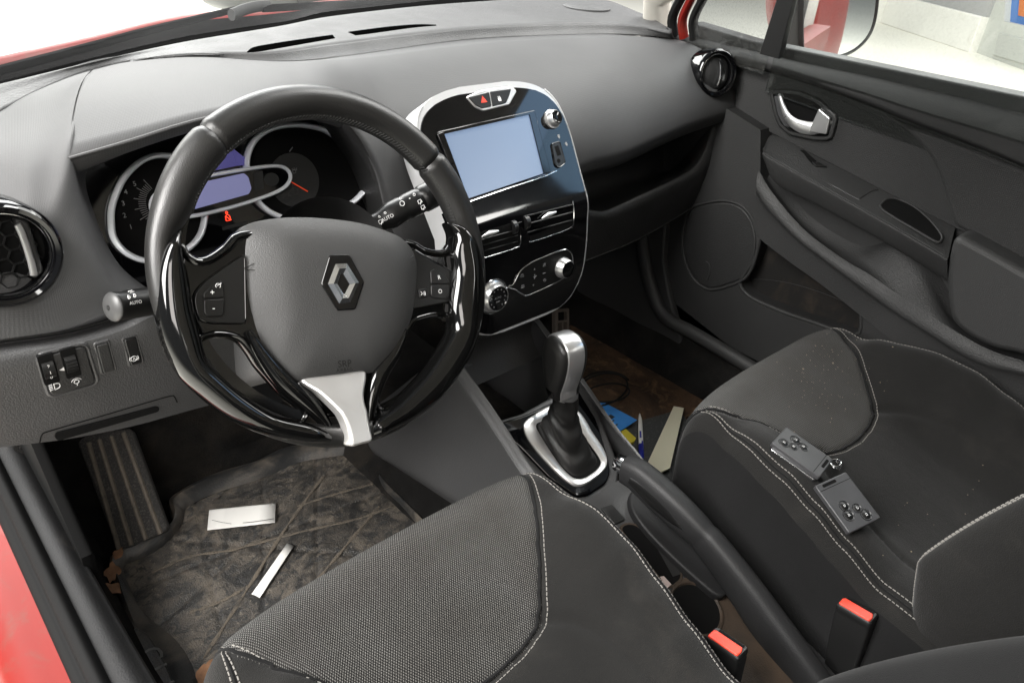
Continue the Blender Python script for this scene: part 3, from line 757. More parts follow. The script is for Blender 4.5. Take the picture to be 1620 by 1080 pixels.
# screen
sc_o = rp(SP([(692, 208), (846, 174), (872, 272), (736, 320)], .009), .003)
scf = MB().prism(SF, sc_o, .004, .0088, .0012, holes=[rp(SP([(703, 212), (838, 181), (861, 274), (741, 314)], .0088), .0015)]).build('touch_screen', m_piano, stk)
MB().prism(SF, SP([(700, 211), (840, 179), (863, 276), (739, 317)], .0066), .005, .0066).build('display_glass', m_screen, scf)
MB().line(SF, SP([(728, 324), (800, 299), (862, 279), (881, 270)], .0095), .0022, .0088, .0014).build('screen_strip', m_chrome, stk)
# volume knob, usb
a, b = SF.px(873, 189, .007); kf = SF.flat(b); kf = kf.shift(a, 0, .0)
kn = MB().lathe(kf, [(.0145, .004), (.0145, .009), (.013, .0095), (.012, .010), (.0112, .018), (.0100, .0195)], 40).build('volume_knob', m_silver, stk)
MB().lathe(kf, [(.0100, .0192), (.0090, .0198), (.006, .0188), (.0005, .0185)], 36).build('knob_cap', m_piano, kn)
q = rp(SP([(872, 228), (885, 224), (894, 258), (884, 266), (878, 262)], .007), .004)
us = MB().prism(SF, q, .005, .0078, .0008).build('usb_panel', m_satin, stk)
MB().ring(SF, q, .0008, .001, h=.0076).build('usb_rim', m_piano, us)
MB().prism(SF, SP([(877, 232), (883, 230), (888, 245), (882, 247)], .008), .006, .0081).build('usb_port', m_black, us)
MB().prism(SF, circ(*SF.px(884, 254.5, .008), .0032, 20), .006, .0083).build('jack_port', m_black, us)
mb = MB()
for c in ((884, 216), (896, 228)): mb.prism(SF, circ(*SF.px(*c, .0065), .0022, 14, .0032), .006, .0068)
mb.build('panel_mark', m_dimwhite, stk)
a, b = SF.px(699, 234, .0095); kf = SF.flat(b).shift(a, 0)
MB().prism(SF, rp(SP([(692, 211), (702, 208), (720, 258), (712, 262)], .0095), .003), .004, .0095, .001).build('side_key_strip', m_piano, stk)
# vents
for pts, side in ((((832, 328), (905, 309), (908, 352), (902, 361), (838, 382)), 1), (((745, 372), (815, 351), (824, 358), (823, 386), (817, 391), (748, 412)), 0)):
    q = rp(SP(pts, .006), .004)
    vb = MB().prism(SF, q, .002, .0068).build('air_outlet', m_black, stk)
    mb = MB()
    for k in range(1, 4):
        t = k/4
        if side: A = (830+t*6, 329+t*52); B = (906, 312+t*48)
        else: A = (746, 374+t*38); B = (819, 354+t*37)
        A, B = SF.px(*A, .007), SF.px(*B, .007)
        n_ = 8; rows = [[SF.map(A[0]+(B[0]-A[0])*i/n_, A[1]+(B[1]-A[1])*i/n_+dy, hh) for i in range(n_+1)] for dy, hh in ((.0022, .004), (.0003, .0078), (-.0006, .0078), (-.0010, .004))]
        mb.grid(rows)
    mb.build('outlet_slats', m_satin, vb)
    s_ = ((838, 383), (870, 373), (901, 361), (907, 352), (908, 335), (906, 318)) if side else ((750, 412), (785, 402), (817, 391.5), (823, 385), (824, 372))
    MB().line(SF, cr(SP(s_, .0072), 30), .0018, .0072, .0012).build('outlet_edge', m_chrome, vb)
    t_ = ((857, 346), (868, 340), (880, 335.5)) if side else ((762, 375), (775, 369), (789, 365.5))
    MB().tube([SF.map(*q_, .0105) for q_ in SP(t_, .0105)], [(.0012, .001), (.0042, .0026), (.0012, .001)], 10, up=V((0, -.8, .3))).build('outlet_tab', m_silver, vb)
    c = (833.5, 352) if side else (814, 360)
    a, b = SF.px(*c, .008); f2 = SF.flat(b).shift(a, 0, .004)
    MB().tube([f2.map(-.0035, 0, 0), f2.map(.0035, 0, 0)], .010, 28).build('outlet_wheel', m_satin, vb)
MB().prism(SF, SP([(818, 354), (828, 350), (830, 357), (820, 361)], .008), .005, .0078).build('outlet_bridge', m_piano, stk)
# climate panel
cap = cr(SP([(803, 455), (812, 449), (822, 430), (832, 421), (850, 411), (888, 396), (900, 397), (906, 408), (904, 424), (890, 441), (838, 466), (826, 465), (814, 458)], .007), 90, True)
cap = cap if area(cap) > 0 else cap[::-1]
cp = MB().prism(SF, cap, .005, .0072).build('climate_panel', m_satin, stk)
MB().ring(SF, cap, .0012, .0012, h=.0072).build('climate_rim', m_chrome, cp)
a, b = SF.px(783, 470, .01); kf = SF.flat(b).shift(a, 0)
kn = MB().lathe(kf, [(.0245, .004), (.0245, .007), (.0225, .0085), (.0215, .009), (.0205, .016), (.0195, .0175), (.0182, .0178)], 56).build('temperature_dial', m_silver, stk)
MB().lathe(kf, [(.0182, .0176), (.0172, .0165), (.0005, .0165)], 48).build('dial_glass', m_piano, kn)
mb = MB()
for k in range(11):
    t = R(-55+k*29); r_ = .0138; mb.prism(kf, circ(r_*math.cos(t), r_*math.sin(t), .0011, 8), .0163, .0169)
mb.text(kf, 0, .001, 'AUTO', .0046, .0168); mb.prism(kf, rect(0, -.005, .007, .0012), .0163, .0168)
mb.build('dial_marks', m_dimwhite, kn)
MB().ring(kf, circ(0, 0, .0262, 60), .001, .001, h=.0068).build('dial_surround', m_chrome, kn)
a, b = SF.px(893, 424, .012); kf = SF.flat(b).shift(a, 0)
kn = MB().lathe(kf, [(.0165, .004), (.0165, .010), (.0155, .0115), (.0145, .019), (.0132, .0205)], 44).build('fan_knob', m_silver, stk)
MB().lathe(kf, [(.0132, .0203), (.0120, .0208), (.0005, .0202)], 40).build('knob_cap', m_piano, kn)
mb = MB()
for c, k in (((846, 426), 't'), ((844, 451), 'v'), ((826, 436), 'r'), ((827, 453), 'r'), ((861, 419), 'x'), ((862, 443), 'o'), ((846, 438), 'a'), ((861, 432), 'l')):
    a, b = SF.px(*c, .0075); h = .0075
    if k == 't': mb.prism(SF, [(a-.0018, b-.001), (a+.0018, b-.001), (a, b+.0018)], .007, h)
    if k == 'v': mb.prism(SF, [(a-.0018, b+.001), (a, b-.0018), (a+.0018, b+.001)], .007, h)
    if k == 'r': mb.line(SF, [(a-.003, b-.002), (a+.003, b-.002), (a+.0024, b+.002), (a-.0024, b+.002), (a-.003, b-.002)], .0007, h); mb.line(SF, [(a, b-.0012), (a, b+.0028)], .0007, h)
    if k == 'x': mb.line(SF, [(a-.003, b-.002), (a+.003, b+.002)], .0008, h); mb.line(SF, [(a-.003, b+.002), (a+.003, b-.002)], .0008, h); mb.line(SF, [(a, b-.003), (a, b+.003)], .0008, h)
    if k == 'o': mb.line(SF, circ(a, b, .0024, 12)+[(a+.0024, b)], .0006, h)
    if k == 'a': mb.line(SF, [(a-.0035, b+.0015), (a, b-.001), (a+.0035, b+.0012)], .001, h); mb.prism(SF, circ(a, b+.0034, .0010, 8), .007, h); mb.line(SF, [(a, b+.0022), (a-.0004, b-.003)], .0012, h)
    if k == 'l': mb.line(SF, [(a-.003, b), (a+.003, b)], .0009, h)
mb.build('climate_symbol', m_dimwhite, cp)
# dark lower bracket and the storage niche below the stack
mb = MB()
yb = SF.map(0, -.262, 0)
bl = [V((CX+s*.060, yb.y+.020, yb.z+.012)) for s in (-1, -.5, 0, .5, 1)]
b2 = [V((CX+s*.085, yb.y+.028, yb.z-.010)) for s in (-1, -.5, 0, .5, 1)]
b3 = [V((CX+s*.100, yb.y+.032, yb.z-.030)) for s in (-1, -.5, 0, .5, 1)]
b4 = [V((CX+s*.100, yb.y+.058, yb.z-.034)) for s in (-1, -.5, 0, .5, 1)]
b5 = [V((CX+s*.098, yb.y+.066, yb.z-.085)) for s in (-1, -.5, 0, .5, 1)]
b6 = [V((CX+s*.096, yb.y+.040, yb.z-.120)) for s in (-1, -.5, 0, .5, 1)]
mb.loft([bl, b2, b3, b4, b5, b6], 6, 5, flip=True); mb.build('storage_niche', m_door, stk)
nf = Fr(P(800, 600, y=yb.y+.060), (1, 0, 0), (0, .1, 1))
MB().prism(nf, rp(nf.pxs([(720, 578), (768, 570), (772, 600), (726, 606)]), .005), 0, .004, .002).build('niche_flap', m_lower, stk)
nf2 = Fr(P(733, 565, y=yb.y+.035), (1, 0, 0), (0, .1, 1))
mb = MB().lathe(nf2, [(.012, -.002), (.012, .003), (.010, .005), (.0005, .0055)], 30)
mb.prism(nf2, rect(.001, .003, .006, .002), .0053, .0058, mat=1); mb.prism(nf2, rect(.001, -.001, .006, .002), .0053, .0058, mat=1); mb.prism(nf2, circ(.001, -.0045, .0016, 8), .0053, .0058, mat=1)
mb.build('heated_seat_button', [m_satin, m_white], stk)
MB().lathe(Fr(P(706, 594, y=yb.y+.05), (1, 0, 0), (0, .1, 1)), [(.02, -.004), (.02, .004), (.016, .007), (.0005, .006)], 36).build('power_socket_cap', mat('blue grey cap', (.02, .024, .05), .35), stk)
# ================================================================== STEERING WHEEL (turned a little clockwise)
_rk = R(27.7)
WF = Fr((-.36, 0, 0), (1, 0, 0), (0, math.sin(_rk), math.cos(_rk))).shift(0, 0, 0, R(-14))
whl = thing('steering_wheel', 'black leather steering wheel with gloss black spokes and a silver lower spoke', 'steering wheel', M=WF.M())
RC, RT = .1685, .0175
def arc(a0, a1, n): return [R(a0+(a1-a0)*i/n) for i in range(n+1)]
seams = (45, 135, 219, 321)
pts, rad = [], []
for k in range(360):
    t = R(k); g = min(min(abs(k-s), 360-abs(k-s)) for s in seams)
    grip = .0012*math.exp(-((k-38)/14)**2)+.0012*math.exp(-((k-142)/14)**2)
    e = (.0026 if g < .5 else (.0010 if g < 1.5 else 0))
    dn = abs(((k+90+180) % 360)-180)       # degrees from the bottom of the rim: the trimmed lower arc is slimmer
    lo = max(0, min(1, (112-dn)/16)); lo = lo*lo*(3-2*lo); rc_ = RC+.0058*lo
    pts.append(WF.map(rc_*math.cos(t), rc_*math.sin(t), 0)); rad.append((RT-.0058*lo-e+grip, .0158-.0030*lo-e+grip))
MB().tube(pts, rad, 28, True, up=WF.Z).build('rim', m_leather, whl)
mb = MB()
for k in range(0, 104):
    t = R(20+k*1.36); t2 = R(20+k*1.36+.9)
    r1, h1, r2, h2 = RC-.0150, .0085, RC-.0172, .0020
    mb.tube([WF.map(r1*math.cos(t), r1*math.sin(t), h1+.0012), WF.map(r2*math.cos(t2), r2*math.sin(t2), h2+.001)], .0007, 5)
mb.build('rim_stitching', m_dark, whl)
# gloss trim on the lower arc of the rim: (outer edge, inner edge) as measured on the rim's plane
gl_pairs = [[((285, 361), (287, 363)), ((266, 374), (285, 386)), ((252, 396), (288, 409)), ((244, 432), (297, 442)), ((247, 486), (306, 500)), ((259, 532), (318, 545)), ((281, 580), (331, 583)), ((314, 618), (359, 608)), ((361, 656), (401, 640)), ((411, 682), (440, 660)), ((470, 698), (490, 670)), ((520, 702), (526, 684))],
            [((706, 351), (708, 354)), ((734, 360), (716, 378)), ((755, 391), (714, 405)), ((763, 430), (717, 440)), ((763, 480), (712, 496)), ((755, 526), (712, 526)), ((738, 569), (693, 561)), ((703, 621), (664, 598)), ((651, 666), (627, 633)), ((603, 690), (604, 652)), ((582, 698), (586, 675))]]
mb = MB()
for prs in gl_pairs:
    oo = [WF.px(*p[0], .004) for p in prs]; ii = [WF.px(*p[1], .004) for p in prs]
    q = crk([(*o, *i) for o, i in zip(oo, ii)], 9); pts, rad = [], []; n = len(q)
    for k, (oa, ob, ia, ib) in enumerate(q):
        w = math.hypot(oa-ia, ob-ib)/2; e = min(1, (k+.4)/14, (n-k-.6)/8+.25)
        pts.append(WF.map((oa+ia)/2, (ob+ib)/2, -.0005)); rad.append((max(.0006, w*1.0), .004+.0158*max(0, e)**.6))
    mb.tube(pts, rad, 26, up=WF.Z, sq=.9)
mb.build('gloss_arc', m_gloss2, whl)
# spoke plate with its two openings
hl = [(317, 542), (332, 535), (347, 533), (366, 536), (380, 543), (394, 560), (406, 579), (428, 605), (447, 627), (466, 642), (474, 650), (477, 659), (465, 663), (428, 650), (400, 634), (373, 615), (350, 597), (328, 577), (316, 558)]
hr_ = [(654, 513), (670, 505), (691, 501), (706, 504), (712, 514), (711, 530), (702, 561), (680, 594), (647, 626), (613, 643), (602, 642), (600, 628), (613, 588), (635, 542)]
HL = cr(WF.pxs(hl, -.004), 70, True); HR = cr(WF.pxs(hr_, -.004), 70, True)
top = WF.pxs([(268, 392), (284, 388), (292, 402), (306, 413), (322, 415), (340, 408), (362, 392), (390, 372), (500, 372), (640, 385), (668, 397), (690, 402), (706, 400), (716, 388), (728, 378)], -.004)
outl = [(.156*math.cos(R(k)), .156*math.sin(R(k))) for k in range(24, -205, -4)]
po = cr(top, 60)+outl
mb = MB().prism(WF, po, -.016, -.002, .004, holes=[HL, HR])
for h_ in (HL, HR):
    hh_ = inset(h_ if area(h_) > 0 else h_[::-1], -.0035); mb.tube([WF.map(a, b, -.008) for a, b in hh_], (.0045, .0085), 12, True, up=WF.Z)
mb.tube([WF.map(a, b, -.008) for a, b in cr(top, 60)], (.0055, .0080), 12, up=WF.Z)
# raised ridges that run from the hub down to the bottom of the rim
for pth in ([(394, 525), (416, 560), (449, 602), (488, 638), (514, 666), (527, 692)], [(642, 522), (626, 556), (602, 592), (590, 625), (585, 655), (579, 688)]):
    q = cr(WF.pxs(pth, .002), 30); mb.tube([WF.map(a, b, -.004+.004*math.sin(math.pi*i/29)) for i, (a, b) in enumerate(q)], [(.0045+.0050*math.sin(math.pi*i/29), .009) for i in range(30)], 14, up=WF.Z)
mb.build('spoke_plate', m_gloss2, whl)
# silver lower spoke
sl = [(478, 600), (500, 622), (517, 642), (531, 664), (538, 685), (541, 703), (558, 700), (574, 694), (571, 672), (567, 650), (568, 625), (580, 588), (540, 590)]
q = cr(WF.pxs(sl, .004), 80, True); q = q if area(q) > 0 else q[::-1]
mb = MB(); rings = []
for hh, ins in ((-.012, 0), (.001, 0), (.004, .001), (.0055, .003)):
    rings.append([WF.map(a, b, hh+.021*max(0, min(1, (-b-.115)/.035))) for a, b in inset(q, ins)])
mb.grid(rings, cu=True); mb.add(rings[-1], [tuple(range(len(q)))])
mb.build('silver_spoke', m_alu, whl)
# airbag cover
pad = [(387, 360), (402, 351), (430, 346), (458, 344), (490, 344), (521, 346), (555, 350), (587, 357), (628, 372), (647, 387), (658, 405), (661, 431), (655, 487), (643, 527), (630, 553), (613, 573), (595, 587), (570, 592), (539, 597), (505, 602), (482, 603), (464, 599), (436, 572), (406, 531), (386, 484), (376, 413), (379, 376)]
pq = cr(WF.pxs(pad, .002), 120, True); pq = pq if area(pq) > 0 else pq[::-1]
ca = sum(p[0] for p in pq)/len(pq); cb = sum(p[1] for p in pq)/len(pq)
def padh(a, b, s):
    h = .0165-.0125*s**5-.003*s**2
    h -= max(0, -(a-ca)-.052+.25*min(0, b-cb+.02))*.22
    return h
rings = [[WF.map(a, b, -.022) for a, b in pq]]
for s in (1, .997, .99, .975, .95, .92, .88, .82, .74, .64, .54, .44, .34, .24, .14, .06):
    rings.append([WF.map(ca+(a-ca)*s, cb+(b-cb)*s, padh(ca+(a-ca)*s, cb+(b-cb)*s, s)) for a, b in pq])
mbp = MB().grid(rings, cu=True); mbp.add(rings[-1], [tuple(range(len(pq)))])
cov = mbp.build('airbag_cover', m_pad, whl, sharp=60)
BH = .0072
hx = WF.pxs([(521, 403), (552, 402), (576, 446), (562, 490), (532, 492), (507, 450)], .0085+BH)
hx = hx if area(hx) > 0 else hx[::-1]
MB().prism(WF, rp(hx, .003), -.002, .0100+BH, .0015).build('badge_plate', m_piano, cov)
ec, eb = WF.px(543.5, 448, .011)
od = [WF.px(*p, .011+BH) for p in ((531, 417.5), (549, 416.5), (568, 447), (554, 478.5), (537, 480), (519, 449))]
idm = [WF.px(*p, .011+BH) for p in ((539.5, 433), (543.5, 433), (553.5, 449.5), (546, 464.5), (543.5, 464.5), (534, 449))]
mdm = [((a+c)/2, (b+d)/2) for (a, b), (c, d) in zip(od, idm)]
mb = MB().grid([[WF.map(a, b, .0095+BH) for a, b in od], [WF.map(a, b, .0108+BH) for a, b in od], [WF.map(a, b, .0132+BH) for a, b in mdm], [WF.map(a, b, .0106+BH) for a, b in idm], [WF.map(a, b, .0095+BH) for a, b in idm]], cu=True)
mb.build('diamond_badge', m_chrome, cov, sharp=12)
mb = MB(); a, b = WF.px(543, 575.5, .010); mb.text(WF, a, b, 'SRP', .0098, padh(a, b, .72)+.0010); a, b = WF.px(541, 585, .008); mb.text(WF, a, b, 'AIRBAG', .0052, padh(a, b, .8)+.0036)
mb.build('embossed_lettering', m_satin, cov)
for c, rr in (((398, 422), 0), ((649, 410), 0)):
    mb = MB()
    a, b = WF.px(*c, .006); s = math.hypot(a-ca, b-cb)/.105; hh = padh(a, b, min(1, s))+.0012
    mb.line(WF, [(a-.006, b-.001), (a-.001, b+.001), (a+.004, b+.0035), (a+.006, b+.003), (a+.005, b-.003), (a, b-.0025), (a-.006, b-.002)], .0006, hh)
    mb.build('horn_symbol', m_satin, cov)
# switch pads
lp = [(306, 476), (309, 462), (322, 447), (350, 426), (386, 402), (388, 512), (330, 511), (312, 503)]
q = rp(WF.pxs(lp, 0), [.006, .006, .006, .01, .001, .001, .006, .006])
sl_ = MB().prism(WF, q, -.012, .0016, .0012).build('switch_pad', m_satin, whl)
MB().ring(WF, rp(WF.pxs(lp, 0), .006), .0008, .001, h=.0008).build('pad_rim', m_gloss2, sl_)
for pts in ([(321, 466), (327, 458), (347, 444), (353, 446), (355, 470.5), (322.5, 472)], [(322.5, 474), (355, 472.5), (354, 497), (350, 500), (328, 501), (323, 496)]):
    q = rp(WF.pxs(pts, .003), .002); MB().prism(WF, q, -.002, .0034, .0009).build('cruise_button', m_satin, sl_)
mb = MB(); a, b = WF.px(336, 463, .0036); mb.text(WF, a, b, '+', .008, .0036); a, b = WF.px(338, 487, .0036); mb.text(WF, a, b, '-', .009, .0036)
a, b = WF.px(345, 452, .0036); mb.line(WF, circ(a, b, .0022, 14, a0=R(-50), a1=R(250)), .0006, .0036); mb.line(WF, [(a-.0006, b), (a+.003, b+.0024)], .0006, .0036)
mb.build('button_symbol', m_white, sl_)
lp = [(650, 392), (687, 415), (716, 430), (723, 441), (721, 468), (711, 477), (650, 489)]
sr_ = MB().prism(WF, rp(WF.pxs(lp, 0), [.001, .01, .006, .006, .006, .006, .001]), -.012, .0016, .0012).build('switch_pad', m_satin, whl)
MB().ring(WF, rp(WF.pxs(lp, 0), .006), .0008, .001, h=.0008).build('pad_rim', m_gloss2, sr_)
for pts in ([(681, 430), (687, 425), (706, 438), (711, 446), (711, 449), (682, 449)], [(682, 451), (711, 451), (711, 466), (705, 473), (686, 472), (682, 467)], [(662, 458), (675, 456), (677, 470), (664, 472)]):
    MB().prism(WF, rp(WF.pxs(pts, .003), .002), -.002, .0034, .0009).build('control_button', m_satin, sr_)
mb = MB(); a, b = WF.px(695, 439, .0036); mb.text(WF, a, b, 'R', .0068, .0036, rot=R(10)); a, b = WF.px(696.5, 461, .0036); mb.text(WF, a, b, 'O', .0068, .0036, rot=R(10))
a, b = WF.px(669.5, 464, .0036); mb.line(WF, [(a-.003, b+.002), (a-.001, b), (a-.003, b-.002)], .0007, .0036)
for k in (1, 2): mb.line(WF, circ(a-.001, b, .0016*k+.0006, 8, a0=R(-40), a1=R(50)), .0006, .0036)
mb.build('button_symbol', m_white, sr_)
# hub and column shroud behind the wheel
MB().lathe(WF, [(.075, -.012), (.07, -.03), (.055, -.05), (.0005, -.05)], 40).build('hub_shell', m_dark, whl)
WU = WF.shift(0, 0, 0, R(14))
col_ = thing('steering_column_shroud', 'grey plastic shroud round the steering column behind the wheel', 'column shroud', WU.map(0, 0, -.1))
mb = MB(); rows = []
for h_, w, t, b in ((-.052, .075, .018, -.085), (-.056, .082, .022, -.092), (-.10, .086, .028, -.104), (-.17, .088, .034, -.112), (-.26, .088, .040, -.118)):
    rows.append([WU.map(a, bb, h_) for a, bb in rp([(-w, b), (w, b), (w, t), (-w, t)], .025, 8)])
mb.grid(rows, cu=True); mb.add(rows[0], [tuple(range(len(rows[0])))])
mb.build('shroud', m_cons, col_)
# stalks
def stalk(name, label, A, B, r0, r1, prof, marks):
    A, B = V(A), V(B); t = thing(name, label, 'control stalk', A, group='column stalks')
    n = 40; pts = [A.lerp(B, i/(n-1)) for i in range(n)]
    L = (B-A).length; D = (B-A).normalized()
    mb = MB(); mb.tube(pts, [prof(i/(n-1)) for i in range(n)], 24); mb.build('stalk_arm', m_satin, t)
    X = D; Nn = (CAM-(A+B)/2); Nn = (Nn-Nn.dot(X)*X).normalized(); 
    for m_ in marks(t, A, B, X, Nn): pass
    return t
A, B = P(300, 466, y=.085), P(171, 487, y=.060)
def prof(t): return .010+.004*min(1, max(0, (t-.30)/.08)) if t < .93 else .0138*math.sqrt(max(.02, 1-((t-.93)/.07)**2))
def marks(t, A, B, X, Nn):
    f = Fr((A+B)/2, -X, Nn.cross(-X)); mb = MB()
    for (u, v), s_, z in (((214.5, 478.5), 'AUTO', .0046),):
        a, b = f.px(u, v, .0142); mb.text(f, a, b, s_, z, .0146)
    for u, v in ((204, 470), (213, 467.5)):
        a, b = f.px(u, v, .0142); mb.line(f, [(a-.0012, b-.0016), (a-.0012, b+.0016)]+circ(a-.0008, b, .0016, 7, a0=R(90), a1=R(-110)), .0009, .0148)
    for k, (u, v) in enumerate(((205, 461), (208, 462.5))):
        a, b = f.px(u, v, .013); mb.line(f, [(a-.002, b), (a+.002, b+.0006)], .0009, .0142)
    mb.build('stalk_marking', m_white, t)
    pts = [A.lerp(B, .94+.0605*i/9) for i in range(10)]
    MB().tube(pts, [.01385*math.sqrt(max(.0004, 1-(i/9)**2))+.0003 for i in range(10)], 24).build('end_cap', mat('grey stalk end', (.045, .045, .045), .42), t)
    yield t
stalk('light_stalk', 'black stalk with light symbols and grey rounded end left of the steering wheel', A, B, 0, 0, prof, marks)
A, B = P(545, 378, y=.070), P(694, 302, y=.062)
def prof(t):
    if t > .96: return .0165*math.sqrt(max(.03, 1-((t-.96)/.045)**2))
    return .011+.0045*min(1, max(0, (t-.35)/.12)) + (.0010 if .80 < t else 0) - (.0009 if abs(t-.79) < .012 or abs(t-.62) < .012 else 0)
def marks(t, A, B, X, Nn):
    f = Fr((A+B)/2, X, Nn.cross(X)); mb = MB(); h = .0162
    def at(u, v): return f.px(u, v, h)
    a, b = at(613, 345); mb.text(f, a, b, 'AUTO', .0058, h+.0006)
    for (u, v), r_ in (((609, 337), .0012), ((633, 314), .0012), ((655, 308), .0014), ((600, 343), .0010)):
        a, b = at(u, v); mb.line(f, circ(a, b, r_, 10)+[(a+r_, b)], .0007, h+.0006)
    a, b = at(636, 322); mb.line(f, circ(a, b, .0028, 14)+[(a+.0028, b)], .0008, h+.0006)
    for u, v in ((602, 351), (664, 319), (669, 328)):
        a, b = at(u, v); mb.line(f, [(a-.0026, b-.0018), (a+.0026, b-.0018), (a+.0020, b+.002), (a-.0020, b+.002), (a-.0026, b-.0018)], .0007, h+.0006); mb.line(f, [(a-.001, b-.0034), (a+.002, b+.0005)], .0007, h+.0006)
    a, b = at(648, 314); mb.prism(f, circ(a, b, .0007, 8), h, h+.0007)
    mb.build('stalk_marking', m_white, t)
    yield t
stalk('wiper_stalk', 'black ribbed stalk marked AUTO between the steering wheel and the centre stack', A, B, 0, 0, prof, marks)
# ================================================================== PASSENGER DOOR
DF = Fr((.68, 0, 0), (0, -1, 0), (0, 0, 1))      # a runs rearward, b up, h into the cabin
m_lowdoor = mat('shaded lower door plastic', (.018, .018, .018), .55, bump=(('grain', 620, .0008, .5),), var=(6, .85, 1.15))  # darker copy of the door plastic: shade low on the door, in colour
dr = thing('passenger_door', 'dark passenger door trim with silver handle, armrest and storage pocket', 'car door', (.70, -.1, -.4))
def D(pts, h=0.): return [DF.px(u, v, h) for u, v in pts]
def D3(pts, h): return [DF.map(*DF.px(u, v, h), h) for u, v in pts]
# base
base = [(-.34, .14), (-.2, .13), (.9, .13), (.9, -.50), (-.05, -.50), (-.25, -.44), (-.34, -.30)]
MB().prism(DF, base, -.045, -.003, .004, bottom=True).build('door_panel', m_door, dr)
# window sill roll
gl = [(1038, 40), (1080, 54), (1130, 66), (1200, 82), (1276, 100), (1365, 118), (1450, 138), (1540, 159), (1620, 180), (1760, 217)]
ce = [(1050, 72), (1100, 84), (1161, 101), (1220, 115), (1284, 135), (1365, 163), (1450, 198), (1540, 232), (1620, 265), (1760, 325)]
A0 = D3(gl, -.012); A1 = [p+V((-.010, 0, .001)) for p in A0]; C1 = D3([(u, v-12) for u, v in ce], .030); C2 = D3([(u, v-3) for u, v in ce], .026); C3_ = D3(ce, .010)
M1 = [a.lerp(b, .5)+V((-.003, 0, .003)) for a, b in zip(A1, C1)]
mb = MB().loft([[p+V((.012, 0, -.03)) for p in A0], A0, A1, M1, C1, C2, C3_], 8, 5, flip=True)
mb.build('window_sill_trim', m_beltline, dr)
# cloth insert and its raised rear field
ins = [(1060, 78), (1161, 100), (1284, 133), (1450, 196), (1620, 263), (1760, 322), (1760, 500), (1620, 419), (1511, 361), (1384, 296), (1300, 252), (1221, 211), (1150, 176), (1080, 140)]
MB().prism(DF, D(ins, .008), -.004, .008, .002).build('insert_panel', m_doorcloth, dr)
cur = cr([(1330, 160), (1385, 180), (1430, 206), (1465, 240), (1487, 280), (1500, 325), (1510, 356)], 30)
MB().prism(DF, D(cur+[(1620, 414), (1760, 490), (1760, 328), (1620, 269), (1450, 202)], .016), .004, .0165, .007, seg=5).build('raised_insert', m_doorcloth, dr)
# handle
bz = D([(1217, 150), (1220, 142), (1240, 141), (1265, 144), (1295, 157), (1322, 182), (1324, 190), (1316, 219), (1308, 223), (1287, 223), (1247, 214), (1231, 200), (1223, 180)], .016)
bzr = rp(bz, .006); bzr = bzr if area(bzr) > 0 else bzr[::-1]
hb = MB().prism(DF, bzr, .004, .0165, .003, holes=[inset(bzr, .0075)]).build('handle_bezel', m_dark, dr)
MB().prism(DF, inset(bzr, .007), .004, .0085).build('handle_cup', m_black, hb)
la = cr(D([(1230, 150), (1238, 167), (1249, 186), (1264, 199), (1284, 204), (1300, 196), (1306, 188)], .020), 30)
wd = [.0045+.0075*max(0, min(1, (i-4)/14)) for i in range(30)]
mb = MB().tube([DF.map(a, b, .012+.012*math.sin(math.pi*min(1, i/22))) for i, (a, b) in enumerate(la)], [(w, .0035) for w in wd], 12, up=DF.Z)
mb.prism(DF, rp(D([(1295, 172), (1313, 187), (1307, 213), (1280, 209), (1284, 196)], .02), .002), .010, .020, .002)
mb.build('door_lever', m_silver, hb)
MB().prism(DF, rp(D([(1222, 152), (1231, 152), (1256, 196), (1263, 207), (1240, 200), (1228, 180)], .013), .002), .006, .013, .002).build('lever_root', mat('dark silver', (.10, .10, .105), .3, .6), hb)
# armrest
T = [(1207, 232), (1226, 216), (1300, 253), (1384, 297), (1450, 330), (1511, 362)]
Rg = [(1207, 241), (1223, 251), (1300, 294), (1370, 333), (1435, 370), (1500, 408)]
T3 = D3(T, .010); R3 = D3(Rg, .062)
F3 = D3([(1208, 252), (1228, 288), (1300, 326), (1370, 364), (1435, 402), (1500, 443)], .056)
mb = MB().loft([[p+V((.02, 0, 0)) for p in T3], T3, [t.lerp(r_, .9)+V((0, 0, .001)) for t, r_ in zip(T3, R3)], R3, [r_.lerp(f_, .15)+V((-.004, 0, 0)) for r_, f_ in zip(R3, F3)], F3, [p+V((.012, 0, -.003)) for p in F3], [p+V((.052, 0, .004)) for p in F3]], 8, 5, flip=True)
end = []
mb.build('armrest', m_door, dr)
AF = Fr(T3[1], T3[4]-T3[1], (T3[2]+T3[3]-R3[2]-R3[3]))
if AF.Z.z < 0: AF = Fr(T3[1], T3[1]-T3[4], (T3[2]+T3[3]-R3[2]-R3[3]))
def A(pts, h=.001): return AF.pxs(pts, h)
q = A([(1226, 240), (1231, 231), (1246, 226), (1268, 236), (1381, 294), (1379, 302), (1360, 314), (1352, 313), (1234, 249)])
q = cr(q, 60, True); q = q if area(q) > 0 else q[::-1]
sp_ = MB().prism(AF, q, -.004, .0018, .0012).build('switch_plate', m_armtop, dr)
MB().prism(AF, A([(1264, 238), (1272, 238), (1292, 256), (1286, 262)]), .001, .0022).build('switch_notch', m_black, sp_)
MB().prism(AF, rp(A([(1284, 258), (1296, 258), (1308, 266), (1290, 265)]), .001), .001, .0048, .002).build('window_switch', m_satin, sp_)
q = cr(A([(1396, 331), (1398, 319), (1406, 314), (1420, 315), (1446, 327), (1472, 349), (1489, 371), (1489, 380), (1481, 382), (1446, 362)]), 60, True); q = q if area(q) > 0 else q[::-1]
MB().prism(AF, q, -.0015, .0012).build('grab_cup_shade', m_black, dr)  # flat inset; black stands in for the shade inside the grip
MB().tube([AF.map(a, b, .0005) for a, b in q], (.0022, .0022), 8, True).build('cup_rim', m_door, dr)
